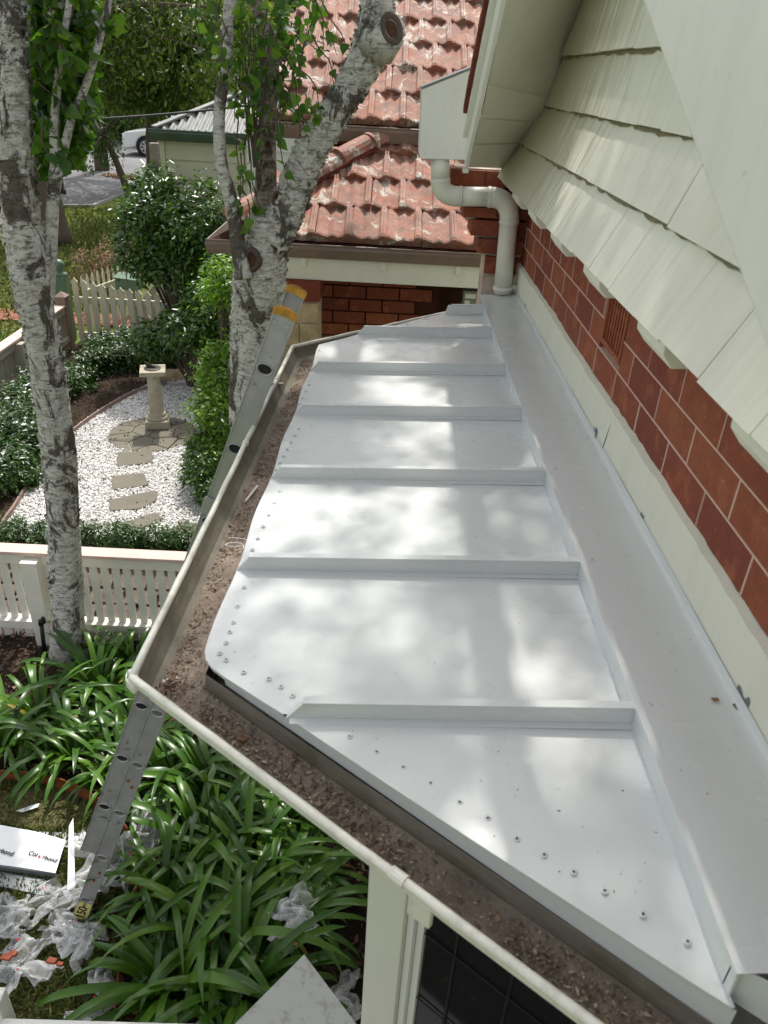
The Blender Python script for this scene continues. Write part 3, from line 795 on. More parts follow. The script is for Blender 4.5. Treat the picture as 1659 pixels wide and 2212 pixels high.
# --- boxed gutter end with downpipe
YB = 5.50
bx = [py(x, y, YB) for x, y in [(912, 192), (1024, 147), (1024, 200), (1018, 346), (908, 343), (906, 330)]]
bo = MB().prism(bx, (0, .36, 0)); box_e = part('gutter_box', bo, 'white_paint', house, bevel=.004)
part('box_lid', MB().prism([bx[0]+Vector((-.006, -.006, .001)), bx[1]+Vector((0, -.006, .001)), bx[1]+Vector((0, -.006, .012)), bx[0]+Vector((-.006, -.006, .012))], (0, .39, 0)), 'sheet_back', box_e)
part('box_rim', MB().bar(bx[4]+Vector((0, -.004, .008)), bx[3]+Vector((0, -.004, .008)), .008, .012), 'white_paint', box_e)
part('eave_fascia', MB().prism([py(1000, 362, YB+.05), py(1012, 362, YB+.05), py(1012, 374, YB+.05), py(1000, 374, YB+.05)], (0, .1, 0)), 'white_paint', house)
YP = 5.56
dp = part('downpipe', MB().tube([py(951, 340, YP), py(951, 392, YP)], .062, 24), 'pvc', house, smooth=True)
def elbow(a, b, c, r, n=9):
    pts = []
    for i in range(n+1):
        t = i/n; pts.append(a.lerp(b, t).lerp(b.lerp(c, t), t))
    return pts
e1p = elbow(py(951, 385, YP), py(950, 428, YP), py(998, 424, YP), .06)
part('elbow', MB().tube(e1p, .065, 24), 'pvc', dp, smooth=True)
hp = [py(990, 424, YP), py(1070, 426, YP)]
part('pipe_length', MB().tube(hp, .062, 24), 'pvc', dp, smooth=True)
e2p = elbow(py(1058, 426, YP), py(1104, 426, YP), py(1100, 478, YP), .06)
part('elbow', MB().tube(e2p, .066, 24), 'pvc', dp, smooth=True)
vb, vt2 = py(1085, 632, YP), py(1100, 470, YP)
part('pipe_length', MB().tube([vt2, vb], .062, 24), 'pvc', dp, smooth=True)
for a, b in ((py(951, 388, YP), py(951, 393, YP)), (py(994, 424, YP), py(997, 424, YP)), (py(1054, 426, YP), py(1060, 426, YP)), (py(1100, 474, YP), py(1099.4, 482, YP)), (py(1086, 618, YP), py(1085.4, 625, YP))):
    part('collar', MB().tube([a, b], .0685, 24), 'pvc', dp, smooth=False)
part('pipe_clip', MB().obox(py(1112, 622, YP+.02), (1, 0, 0), (0, 1, 0), (0, 0, 1), .035, .006, .018), 'pvc', dp, bevel=.002)
# --- corbelled brick end under the eave
cb = part('corbel', MB().box((.70, 5.72, H-1.6), (WX+.05, 5.95, H-.56)), 'mortar', house)
cour = [(975, 364, 402), (975, 404, 430), (1002, 445, 470), (1020, 473, 510), (1034, 514, 548), (1050, 553, 592)]
for i, (xl, ya, yb) in enumerate(cour):
    a = py(xl, ya, 5.66); b = py(xl, yb, 5.66); x = a.x
    while x < WX-.01:
        x1 = min(x+rs.choice([.2, .24]), WX)
        part('brick', MB().box((x, 5.66, b.z+.004), (x1-.008, 5.98, a.z-.004)), 'brick', cb, bevel=.004); x = x1
    part('corbel_course', MB().box((a.x+.03, 5.70, b.z-.010), (WX+.02, 5.96, a.z+.004)), 'mortar', cb)

# --- near rake of the gable, close to the camera
XN = .47
nb0, nb1 = px(1405, 0, XN), px(1659, 690, XN); dN = (nb0-nb1).normalized(); uN = Vector((-1, 0, 0)).cross(dN).normalized()
if uN.z < 0: uN = -uN
mid = (nb0+nb1)/2
part('barge_board', MB().obox(mid+uN*.30, dN, (1, 0, 0), uN, 1.35, .016, .30), 'white_paint', house, bevel=.006)
# --- the white metal bay roof
roof = part('bay_roof', MB().prism([(-.36, 1.64, H-1.52), (.70, .86, H-1.50), (.70, 5.45, H-1.50), (-.30, 4.50, H-1.52)], (0, 0, .06)), 'grey_timber', house)
ZO, ZI, XI = H-1.450, H-1.405, .680
XOUT = lambda y: -.462+(y-1.681)*(.077/2.876)
def zroof(x, y): return ZO+(ZI-ZO)*min(max((x+.45)/(XI+.45), -.1), 1.05)
Nn, Nf = Vector((-.462, 1.700)), Vector((-.385, 4.557)); E0, E1 = Vector((.680, .750)), Vector((.690, 5.56))
NEAR = [(-.462, 1.70), (-.452, 1.662), (-.432, 1.632), (-.395, 1.598), (.680, .750)]
def xmin(y):
    if y < Nn.y:
        for (xa, ya), (xb, yb) in zip(NEAR[:-1], NEAR[1:]):
            if y >= yb-1e-6: return xa+(ya-y)*(xb-xa)/(ya-yb)
        return E0.x
    if y > Nf.y: return Nf.x+(y-Nf.y)*(E1.x-Nf.x)/(E1.y-Nf.y)
    return XOUT(y)
RIB = [1.447, 2.112, 2.772, 3.440, 4.068, 4.757, 5.30]
cuts = [E0.y]+RIB+[E1.y-.02]
def edge_wob(y): return .006*math.sin(y*9.5)*(1 if Nn.y < y < Nf.y else .5)
for a, b in zip(cuts[:-1], cuts[1:]):
    ysub = sorted(set([a+.007, b-.007]+[y for y in np.linspace(a+.007, b-.007, 15)]+[y for y in (1.70, 1.68, 1.662, 1.645, 1.632, 1.615, 1.598, Nf.y-.05, Nf.y, Nf.y+.03) if a+.01 < y < b-.01]))
    mb = MB(); vs = []; fs = []; K = 12
    for y in ysub:
        x0 = xmin(y)+edge_wob(y)
        xs_ = [x0+(XI-x0)*(k/K) for k in range(K+1)]
        t = (y-a)/(b-a)
        for x in xs_:
            pan = .004*math.sin(math.pi*t)*math.sin(3*x+1+a)-.0025*math.sin(6.3*t+2*x)
            edge_up = .016*max(0, 1-min(t, 1-t)/.07)**2
            vs.append((x, y, zroof(x, y)+pan*min(1, (x-x0)/.1+.3)+edge_up*.25))
    m_ = K+1
    for j in range(len(ysub)-1):
        for k in range(K): q = j*m_+k; fs.append((q, q+1, q+m_+1, q+m_))
    mb.add(vs, fs)
    lip = [j*m_ for j in range(len(ysub))]                 # turned down front edge
    for j in range(len(ysub)-1):
        p, q = Vector(vs[lip[j]]), Vector(vs[lip[j+1]])
        mb.add([p, q, q+Vector((.004, 0, -.014)), p+Vector((.004, 0, -.014))], [(0, 1, 2, 3)])
    part('roof_panel', mb, 'roof_metal', roof, smooth=True)
# standing ribs
RH = .058
for y in RIB:
    x0 = xmin(y)+.004
    mb = MB(); z0, z1 = zroof(x0, y), zroof(XI, y)
    poly = [(x0, y-.009, z0+.002), (x0+.006, y-.009, z0+.010), (x0+.045, y-.009, z0+RH), (XI-.001, y-.009, z1+RH), (XI-.001, y-.009, z1-.002)]
    if y > 5.2: poly[2] = (x0+.02, y-.009, z0+RH*.95)
    mb.prism(poly, (0, .018, 0)); mb.box((x0+.045, y-.013, z0+RH-.003), (x0+.046, y+.013, z0+RH))
    rb_ = part('standing_seam', mb, 'roof_metal', roof, bevel=.003)
    tp = MB(); tp.add([(x0+.043, y-.013, z0+RH+.001), (XI-.002, y-.013, z1+RH+.001), (XI-.002, y+.013, z1+RH+.001), (x0+.043, y+.013, z0+RH+.001),
                       (x0+.043, y-.013, z0+RH+.004), (XI-.002, y-.013, z1+RH+.004), (XI-.002, y+.013, z1+RH+.004), (x0+.043, y+.013, z0+RH+.004)],
                      [(0, 1, 5, 4), (4, 5, 6, 7), (1, 2, 6, 5), (2, 3, 7, 6), (3, 0, 4, 7), (0, 3, 2, 1)]); part('seam_cap', tp, 'roof_metal', roof)
    ft_ = MB(); ft_.prism([(x0+.01, y-.026, z0+.0015), (XI-.003, y-.026, z1+.0015), (XI-.003, y-.0095, z1+.006), (x0+.01, y-.0095, z0+.006)], (0, 0, .0015)); part('seam_foot', ft_, 'roof_metal', roof)
# upstand at the head of the pans and the apron up to the wall
ends = [E0.y+.02]+RIB+[E1.y]
for a, b in zip(ends[:-1], ends[1:]):
    part('upstand', MB().box((XI-.004, a+.010, ZI-.01), (XI+.003, b-.010, ZI+RH+.004)), 'roof_metal', roof, bevel=.0015)
def apron_piece(y0, y1, dz):
    mb = MB(); vs = []; fs = []; K = 10; J_ = 14
    for j in range(J_+1):
        y = y0+(y1-y0)*j/J_
        w0 = .004*math.sin(y*7)
        for k in range(K+1):
            t = k/K; x = XI-.006+(WX-.048-XI+.006)*t
            z = ZI+RH+.006+dz+.018*t+.003*math.sin(math.pi*t)*math.sin(y*2.2)
            if k == K: z += .0
            vs.append((x+w0*t, y, z))
        vs.append((WX-.044+w0, y, ZI+RH+.006+dz+.030)); vs.append((WX-.0425+w0*.3, y, ZI+RH+.006+dz+.046))
    m_ = K+3
    for j in range(J_):
        for k in range(m_-1): q = j*m_+k; fs.append((q, q+1, q+m_+1, q+m_))
    mb.add(vs, fs)
    for j in range(J_):
        p, q = Vector(vs[j*m_]), Vector(vs[(j+1)*m_]); mb.add([p, q, q+Vector((-.001, 0, -.010)), p+Vector((-.001, 0, -.010))], [(0, 1, 2, 3)])
    return part('apron_flashing', mb, 'roof_metal', roof, smooth=True)
apron_piece(3.45, 5.57, 0.0); apron_piece(.78, 3.452, .0016)
part('apron_end', MB().prism([(XI-.004, .80, ZI-.03), (XI-.004, .80, ZI+RH+.004), (WX-.03, .62, ZI+RH+.02), (WX-.03, .62, ZI-.05)], (0, .004, 0)), 'roof_metal', roof)
part('apron_end', MB().prism([(XI-.004, 5.56, ZI-.03), (XI-.004, 5.56, ZI+RH+.004), (WX-.03, 5.56, ZI+RH+.02), (WX-.03, 5.56, ZI-.05)], (0, .006, 0)), 'roof_metal', roof)
# drip strip below the sheet edge
def drip(a, b, off):
    d = (b-a).normalized(); n_ = Vector((-d.y, d.x))
    mb = MB(); P = []
    for k in range(9):
        q = a.lerp(b, k/8); z = zroof(q.x, q.y)
        P.append((q, z))
    for (q, z), (r, z2) in zip(P[:-1], P[1:]):
        q2, r2 = q+n_*off, r+n_*off
        mb.add([(q2.x, q2.y, z-.004), (r2.x, r2.y, z2-.004), (r2.x+n_.x*.006, r2.y+n_.y*.006, H-1.490), (q2.x+n_.x*.006, q2.y+n_.y*.006, H-1.490)], [(0, 1, 2, 3)])
    part('drip_strip', mb, 'roof_metal', roof)
drip(Vector((-.395, 1.598)), E0, .006); drip(E1, Nf, .008); drip(Nf, Nn, .03)
# pop rivets along the edge
rvm = MB().lathe([(.0078, 0), (.0078, .0012), (.0055, .0022), (.0034, .0027), (.0032, .0017), (.0005, .0015)], (0, 0, 0), 10).mesh('rivet', 'roof_metal', True)
rvd = MB().lathe([(.0028, 0), (.0028, .0006)], (0, 0, .0022), 8).mesh('rivet_pin', 'ink')
def rivet(x, y):
    r = link('rivet', rvm, roof, (x, y, zroof(x, y)+.0035), (0, 0, rs.random()*6), (1, 1, 1)); return r
pins = MB()
rv_px = [(648+12, 1541+8), (724, 1564), (755, 1598), (813, 1633), (870, 1668), (929, 1704), (991, 1747), (1051, 1783), (1113, 1829), (1171, 1865), (1234, 1904), (1300, 1946), (1381, 1998), (1475, 2059), (1522, 2090),
         (536, 1238), (527, 1267), (513, 1308), (504, 1342), (496, 1362), (488, 1386), (474, 1408), (488, 1423), (526, 1451), (552, 1447), (580, 1467), (607, 1485), (632, 1505), (618, 1486)]
for x0, y0, x1, y1, n in ((604, 1060, 545, 1185, 6), (645, 925, 596, 1012, 7), (668, 830, 640, 885, 5), (690, 755, 672, 785, 4), (800, 725, 1000, 678, 6)):
    for k in range(n): rv_px.append((x0+(x1-x0)*k/(n-1), y0+(y1-y0)*k/(n-1)))
rv_done = []
for x, y in rv_px:
    p = pz(x, y, ZO+.01)
    if any((p-q).length < .035 for q in rv_done): continue
    rv_done.append(p)
    if p.x < xmin(p.y)+.012 or p.x > XI-.02 or min(abs(p.y-r) for r in RIB) < .035: continue
    rivet(p.x, p.y); pins.lathe([(.003, 0), (.003, .0008)], (p.x, p.y, zroof(p.x, p.y)+.0052), 8)
part('rivet_pins', pins, 'ink', roof)
for y in RIB[:3]: link('rivet', rvm, roof, (XI+.03, y-.004, ZI+RH+.010))

# --- eaves gutter of the bay
ga, gb = Vector((-.656, 1.633)), Vector((-.56, 4.659)); dn_ = Vector((.789, -.614)); df_ = Vector((.72, .694))
gpath = [ga+dn_*2.15, ga, gb, gb+df_*1.72]
def offset(path, o):
    out = []
    for i, p in enumerate(path):
        ns = []
        if i > 0: d = (p-path[i-1]).normalized(); ns.append(Vector((d.y, -d.x)))
        if i < len(path)-1: d = (path[i+1]-p).normalized(); ns.append(Vector((d.y, -d.x)))
        if len(ns) == 2:
            b = (ns[0]+ns[1]).normalized(); out.append(p+b*(o/b.dot(ns[0])))
        else: out.append(p+ns[0]*o)
    return out
def offset3(path, offs):
    """offset each run of the gutter by its own amount and mitre the corners"""
    L = []
    for i in range(3):
        d = (path[i+1]-path[i]).normalized(); n_ = Vector((d.y, -d.x)); L.append((path[i]+n_*offs[i], d))
    out = [L[0][0]]
    for (p, d), (q, e) in zip(L[:-1], L[1:]):
        cr = d.x*e.y-d.y*e.x; t = ((q.x-p.x)*e.y-(q.y-p.y)*e.x)/cr; out.append(p+d*t)
    d = (path[3]-path[2]).normalized(); out.append(path[3]+Vector((d.y, -d.x))*offs[2]); return out
BACK = (.142, .215, .16)
def strip(pr):
    """pr: list of (offset inward, z) or (fraction of the width, z, True) -> swept along the gutter"""
    mb = MB(); rings = []
    for q in pr:
        of_ = [b*q[0] for b in BACK] if len(q) > 2 else [q[0]]*3
        rings.append([(v.x, v.y, q[1]) for v in offset3(gpath, of_)])
    for r0, r1 in zip(rings[:-1], rings[1:]):
        for i in range(3): mb.add([r0[i], r0[i+1], r1[i+1], r1[i]], [(0, 1, 2, 3)])
    return mb
GZ = H-1.5
gut = part('bay_gutter', strip([(.0, GZ-.012), (-.003, GZ-.028), (.008, GZ-.046), (.026, GZ-.056), (.036, GZ-.100), (1.05, GZ-.102, True)]), 'gutter_white', house)
part('gutter_inside', strip([(.004, GZ-.002), (.012, GZ-.014), (.022, GZ-.04), (.038, GZ-.068), (.064, GZ-.082)]), 'gutter_side', gut, smooth=True)
part('gutter_floor', strip([(.056, GZ-.078), (.072, GZ-.082), (.6, GZ-.076, True), (.8, GZ-.062, True), (1.0, GZ-.046, True)]), 'gutter_grime', gut, smooth=True)
part('gutter_back', strip([(.97, GZ-.082, True), (.93, GZ-.04, True), (.95, GZ+.012, True)]), 'gutter_side', gut, smooth=True)
for i in range(3):
    a, b = gpath[i], gpath[i+1]
    d = (b-a).normalized(); L = (b-a).length; m_ = 26; pts = []
    for k in range(m_+1):
        q = a.lerp(b, k/m_); pts.append((q.x+rs.uniform(-.0012, .0012), q.y+rs.uniform(-.0012, .0012), GZ-.002+rs.uniform(-.0012, .0012)))
    part('gutter_bead', MB().tube(pts, [.0115*(1+rs.uniform(-.06, .06)) for _ in pts], 10), 'gutter_white', gut, smooth=True)
part('corner_joint', MB().bar((ga.x-.012, ga.y+.03, GZ-.012), (ga.x+.022, ga.y-.022, GZ-.016), .02, .035).bar((ga.x-.02, ga.y+.012, GZ-.03), (ga.x+.012, ga.y-.02, GZ-.03), .012, .03), 'gutter_white', gut, bevel=.004)
part('gutter_end', MB().bar((gb.x-.01, gb.y-.005, GZ-.03), (gb.x+.03, gb.y+.035, GZ-.03), .012, .06), 'dark_recess', gut)
for t in (.52, .80):
    q = ga.lerp(gb, t); part('bead_sleeve', MB().tube([(q.x, q.y-.012, GZ-.002), (q.x, q.y+.012, GZ-.002)], .0155, 12), 'gutter_white', gut)
q = ga+dn_*.945; part('bead_sleeve', MB().tube([(q.x-.02*.789, q.y+.02*.614, GZ-.002), (q.x+.02*.789, q.y-.02*.614, GZ-.002)], .0155, 12), 'gutter_white', gut)
part('joint_strap', MB().obox((q.x+.052, q.y-.030, GZ-.055), (.789, -.614, 0), (.614, .789, 0), (0, 0, 1), .03, .008, .045), 'gutter_white', gut, bevel=.003)
q = ga.lerp(gb, .795); part('gutter_bracket', MB().box((q.x+.012, q.y-.014, GZ-.02), (q.x+.04, q.y+.014, GZ-.012)), 'aluminium', gut)
# silt and litter lying in the gutter
def gutter_pts(n):
    P = []
    while len(P) < n:
        u = rs.random()
        if u < .52: a, b = gpath[0], gpath[1]
        elif u < .94: a, b = gpath[1], gpath[2]
        else: a, b = gpath[2], gpath[3]
        t = rs.random(); q = a.lerp(b, t); d = (b-a).normalized(); nrm = Vector((d.y, -d.x)); bk = BACK[0] if u < .52 else BACK[1] if u < .94 else BACK[2]; o = rs.choice([rs.gauss(.088, .025), rs.uniform(.045, bk)])
        if not .062 < o < bk-.012: continue
        if math.sin(q.x*14+q.y*9)+math.sin(q.y*23+1)*.7 < -.5 and rs.random() < .7: continue
        P.append((q.x+nrm.x*o, q.y+nrm.y*o, GZ+float(np.interp(o/bk, [.4, .6, .8, 1], [-.081, -.075, -.061, -.045]))+rs.uniform(0, .005)))
    return np.array(P)
P = gutter_pts(6500); n = len(P)
P = P*U+[0, 0, UZ]
v_, f_ = leaf_arrays(P, unit(nr.normal(size=(n, 3))*.5+[0, 0, 1]), nr.normal(size=(n, 3)), .75*nr.uniform(.003, .013, n)*nr.choice([1, 1, 1, 2.0], n), nr.uniform(.0016, .006, n))
tag(link('gutter_silt', np_mesh('gutter_silt', v_, f_, 'debris')), 'brown silt, seeds and leaf crumbs lying in the bay gutter', 'debris', kind='stuff')
P = gutter_pts(70); n = len(P); P = (P+[0, 0, .004])*U+[0, 0, UZ]
v_, f_ = leaf_arrays(P, unit(nr.normal(size=(n, 3))*.35+[0, 0, 1]), nr.normal(size=(n, 3)), nr.uniform(.012, .026, n), nr.uniform(.007, .014, n))
tag(link('gutter_leaves', np_mesh('gutter_leaves', v_, f_, 'dry_leaf')), 'small dry leaf scraps scattered on the silt in the bay gutter', 'leaf litter', kind='stuff')
def flat_leaf(name, x, y, z, L, m, label, cat, rz, curl=.3):
    mb = MB(); n = 7; vs = []
    for k in range(n+1):
        t = k/n; w_ = L*.38*math.sin(math.pi*min(1, t*1.05))**.7*(1+.25*math.sin(9*t))
        zz = curl*L*(t-.5)**2
        vs += [(L*(t-.5), -w_, zz+.25*w_), (L*(t-.5), 0, zz), (L*(t-.5), w_, zz+.3*w_)]
    fs = []
    for k in range(n):
        for j in (0, 1): q = 3*k+j; fs.append((q, q+3, q+4, q+1))
    mb.add(vs, fs); o = single(name, mb, m, label, cat, smooth=True); o.location = to_world((x, y, z)); o.scale = (U, U, U); o.rotation_euler = (0, 0, rz); return o
p = pz(530, 1590, GZ-.068); flat_leaf('dead_leaf', p.x, p.y, p.z, .05, 'dry_leaf', 'brown curled leaf lying in the gutter below the metal corner', 'leaf', .6)
p = pz(596, 1616, GZ-.068); flat_leaf('dead_leaf', p.x, p.y, p.z, .045, 'dry_leaf', 'brown star-shaped leaf beside the black plug in the gutter', 'leaf', 2.1)
p = pz(838, 1757, GZ-.068); flat_leaf('dead_leaf', p.x, p.y, p.z, .04, 'dry_leaf', 'reddish leaf in the middle of the near gutter run', 'leaf', 1.2)
p = pz(368, 1468, GZ-.068); single('metal_offcut', on_house(MB().obox(p, (.9, .3, .1), (-.3, .9, 0), (-.1, 0, .99), .022, .007, .0015)), 'white_print', 'small white metal offcut lying in the gutter corner', 'offcut')
def twig(name, a, b, r, m, label):
    return single(name, on_house(MB().tube([a, (Vector(a)+Vector(b))/2+Vector((.004, .004, .004)), b], r, 6)), m, label, 'twig')
twig('twig', pz(530, 1083, GZ-.068), pz(556, 1050, GZ-.068), .0045, 'cream_paint', 'pale split stick lying in the left gutter run')
twig('twig', pz(748, 1757, GZ-.068), pz(776, 1722-5, GZ-.068), .0016, 'cream_paint', 'thin white stalk lying across the near gutter run')
twig('twig', pz(571, 1565, GZ-.068), pz(582, 1520, GZ-.068), .0022, 'brown_bark', 'thin brown twig standing in the silt of the near gutter')
p = pz(575, 1612, GZ-.068); q = pz(600, 1614, GZ-.068); single('wall_plug', on_house(MB().tube([p, q], .0045, 10)), 'black_plastic', 'small black plug lying in the near gutter run', 'plug')
cp = pz(511, 1183, GZ-.068); pts = [(cp.x+(.026+.004*t)*math.cos(t), cp.y+(.026-.001*t)*math.sin(t), cp.z+.004*t) for t in np.linspace(0, 8.4, 34)]
single('wire_curl', on_house(MB().tube(pts, .0013, 6)), 'white_print', 'thin curl of white swarf lying in the left gutter run', 'swarf')
# swarf, specks and leaves on the metal itself
P = []
for _ in range(300):
    if rs.random() < .62: y = rs.uniform(.95, 5.2); x = rs.uniform(xmin(y)+.04, XI-.02); z = zroof(x, y)+.0045
    else: y = rs.uniform(.9, 5.4); x = rs.uniform(XI+.02, WX-.06); z = ZI+RH+.012+.018*(x-XI)/.25
    if x < XI and min(abs(y-r) for r in RIB) < .03: continue
    P.append((x, y, z))
for _ in range(60):
    y = rs.gauss(3.2, .14); x = WX-.06-abs(rs.gauss(0, .05)); P.append((x, y, ZI+RH+.028))
P = np.array(P); n = len(P)
P = P*U+[0, 0, UZ]
v_, f_ = leaf_arrays(P, unit(nr.normal(size=(n, 3))*.2+[0, 0, 1]), nr.normal(size=(n, 3)), .7*nr.uniform(.002, .0085, n), .7*nr.uniform(.0012, .0035, n))
tag(link('roof_specks', np_mesh('roof_specks', v_, f_, 'chip')), 'dark specks and swarf scattered over the white metal roof', 'debris', kind='stuff')
for i, (x, y, rz) in enumerate(((1545, 1512, .2), (1590, 1527, 1.8))):
    p = pz(x, y, ZI+RH+.026); flat_leaf('dead_leaf', p.x, p.y, p.z, .022, 'dry_leaf', ['small red-brown leaf on the right of the metal apron', 'tiny dark leaf at the right edge of the metal apron'][i], 'leaf', rz)

# --- bay walls and window below the eaves
cw = Vector((.06, 1.72)); ce = cw+Vector((.789, -.614))*1.16; cf = Vector((.10, 4.42)); cfe = Vector((.97, 5.30))
bw = MB()
def wallseg(a, b, z0, z1, th=.1):
    d = (b-a).normalized(); n_ = Vector((-d.y, d.x))*th
    return [(a.x, a.y, z0), (b.x, b.y, z0), (b.x+n_.x, b.y+n_.y, z0), (a.x+n_.x, a.y+n_.y, z0)], (0, 0, z1-z0)
bayw = part('bay_wall', MB().prism(*wallseg(cf, cw, ZB, H-1.60)).prism(*wallseg(cfe, cf, ZB, H-1.60)), 'cream_paint', house)
ZL = -.30; dcw = Vector((.789, -.614)); ncw = Vector((.614, .789))
def cant(s, off, z): q = cw+dcw*s+ncw*off; return Vector((q.x, q.y, z))
part('bay_sill_wall', MB().prism([cant(0, 0, ZB), cant(1.16, 0, ZB), cant(1.16, .1, ZB), cant(0, .1, ZB)], (0, 0, ZL-ZB)), 'brick', bayw)
part('corner_post', MB().prism([cant(-.004, -.02, ZB), cant(.155, -.02, ZB), cant(.155, .09, ZB), cant(-.004, .09, ZB)], (0, 0, H-1.60-ZB)), 'cream_paint', house, bevel=.006)
win = part('window', MB().prism([cant(.157, .0, ZL-.02), cant(.185, .0, ZL-.02), cant(.185, .06, ZL-.02), cant(.157, .06, ZL-.02)], (0, 0, 2.02-ZL)).prism([cant(.185, .0, 1.965), cant(1.1, .0, 1.965), cant(1.1, .06, 1.965), cant(.185, .06, 1.965)], (0, 0, .035)), 'white_paint', house, bevel=.003)
part('sash', MB().prism([cant(.187, .02, ZL), cant(.215, .02, ZL), cant(.215, .05, ZL), cant(.187, .05, ZL)], (0, 0, 1.96-ZL)), 'white_paint', win, bevel=.003)
part('window_pane', MB().prism([cant(.216, .035, ZL), cant(1.1, .035, ZL), cant(1.1, .040, ZL), cant(.216, .040, ZL)], (0, 0, 1.96-ZL)), 'window_glass', win)
for s in (.34, .55, .76): part('leadlight_bar', MB().prism([cant(s-.005, .029, ZL), cant(s+.005, .029, ZL), cant(s+.005, .034, ZL), cant(s-.005, .034, ZL)], (0, 0, 1.96-ZL)), 'ink', win)
for z in (.2, .6, 1.0, 1.35, 1.7): part('leadlight_bar', MB().prism([cant(.216, .027, z-.005), cant(1.1, .027, z-.005), cant(1.1, .0285, z-.005), cant(.216, .0285, z-.005)], (0, 0, .01)), 'ink', win)
part('window_catch', MB().box((0, 0, 0), (.04, .012, .03)), 'white_paint', win, bevel=.002).location = cant(.47, .005, 1.62)-ORG[house.name]
part('eave_lining', MB().add([(q.x, q.y, GZ-.105) for q in offset3(gpath, (.04, .04, .04))]+[(WX, 5.5, GZ-.105), (WX, .6, GZ-.105)], [tuple(range(6))]), 'white_paint', house)
# ================================================================== neighbour's tiled house
nb = thing('tiled_house', 'neighbouring brick house with lichen-spotted terracotta tile roofs', 'house', (0, 0, 0)); house_frame(nb)
TW, TG = .303, .452
def tile_mesh(L=.50, w=TW):
    xs_ = [0, .02, .055, .10, .15, .195, .235, .25, .275, .30, .303]
    zs_ = [.030, .037, .020, .004, .024, .004, .020, .040, .045, .040, .028]
    mb = MB(); vs = []; n = len(xs_)
    for y in (0, .02, L):
        for x, z in zip(xs_, zs_): vs.append((x-w/2, y, z+(.012 if y == 0 else .018 if y < .1 else -.002)))
    fs = []
    for j in range(2):
        for k in range(n-1): q = j*n+k; fs.append((q, q+1, q+n+1, q+n))
    b0 = len(vs)
    for x, z in zip(xs_, zs_): vs.append((x-w/2, .014, min(z-.045, -.040)))
    for k in range(n-1): fs.append((b0+k, b0+k+1, k+1, k))
    fs.append((0, n, 2*n, b0)); fs.append((n-1, b0+n-1, 3*n-1, 2*n-1))
    mb.add(vs, fs)
    for x in (.262, .283): mb.box((x-w/2-.006, .03, .056), (x-w/2+.006, L-.06, .066))
    return mb.mesh('tile', 'terracotta')
tm = tile_mesh()
def tiled(name, parent, x0, x1, y0, z0, pitch, rows, skip=None, shift=.0, hip=0):
    s, c = math.sin(pitch), math.cos(pitch)
    base = MB(); base.add([(x0, y0, z0-.03), (x1, y0, z0-.03), (x1, y0+c*rows*TG, z0-.03+s*rows*TG), (x0+hip*c*rows*TG, y0+c*rows*TG, z0-.03+s*rows*TG)], [(0, 1, 2, 3)])
    pr = part(name, base, 'dark_recess', parent)
    for r in range(rows):
        x = x0+TW/2-(TW/2 if r % 2 else 0)+shift; 
        while x < x1+.05:
            yy, zz = y0+c*r*TG, z0+s*r*TG
            if not (skip and skip(x, yy)):
                link('roof_tile', tm, pr, (x+rs.uniform(-.004, .004), yy+rs.uniform(-.006, .006), zz+rs.uniform(-.003, .003)+.030), (pitch-.04+rs.uniform(-.01, .01), rs.uniform(-.012, .012), rs.uniform(-.008, .008)))
            x += TW
    return pr
def eave_gutter(parent, x0, x1, y, z, m, h=.11, d=.11, ret=0):
    g = part('eaves_gutter', MB().prism([(x0, y, z), (x0, y-.012, z-.03), (x0, y+.012, z-h), (x0, y+d, z-h), (x0, y+d, z-h+.006), (x0, y+.02, z-h+.008), (x0, y+.006, z-.03), (x0, y+.01, z)], (x1-x0, 0, 0)), m, parent)
    part('gutter_lip', MB().tube([(x0, y, z+.002), (x1, y, z+.002)], .009, 8), m, g, smooth=True); return g
PE = 6.80
pA = math.radians(25.5)
gz_p = H-1.30
HX0 = -1.55
tiled('porch_roof', nb, HX0+.02, .98, PE+.06, gz_p+.02, pA, 4, skip=lambda x, y: x-.12 < HX0+(y-PE)*1.0, hip=1)
eave_gutter(nb, HX0, .98, PE, gz_p, 'gutter_brown')
part('eaves_gutter', MB().prism([(HX0, PE, gz_p), (HX0-.012, PE, gz_p-.03), (HX0+.012, PE, gz_p-.11), (HX0+.11, PE, gz_p-.11), (HX0+.11, PE, gz_p-.10), (HX0+.02, PE, gz_p-.10), (HX0+.01, PE, gz_p)], (0, 2.0, 0)), 'gutter_brown', nb)
part('porch_shade_ceiling', MB().box((HX0+.12, PE+.18, gz_p-.11), (1.9, 8.4, gz_p-.08)), 'grey_timber', nb)  # unseen ceiling, added to darken the porch recess
# hip capping
cap_m = MB(); vs = []; fs = []
for y in (0, .035, .04, .46):
    rr = 1.22 if y < .037 else 1.0
    for k in range(9):
        a = math.pi*(k/8); vs.append((.115*math.cos(a)*rr, y, .10*math.sin(a)**.8*rr))
for j in range(3):
    for k in range(8): q = j*9+k; fs.append((q, q+9, q+10, q+1))
fs.append(tuple(range(9)))
cap_m.add(vs, fs); capm = cap_m.mesh('hip_tile', 'terracotta', False)
hipd = Vector((1, 1, math.tan(pA)))
hq = hipd.normalized().to_track_quat('Y', 'Z').to_euler()
for k in range(5):
    p = Vector((HX0, PE, gz_p+.06))+hipd.normalized()*(.30+k*.415); link('hip_tile', capm, nb, p+Vector((0, 0, .012*(k % 2))), hq)
part('hip_bedding', MB().bar(Vector((HX0, PE, gz_p+.045))+hipd*.22, Vector((HX0, PE, gz_p+.045))+hipd*1.55, .19, .05), 'brick_edge', nb)
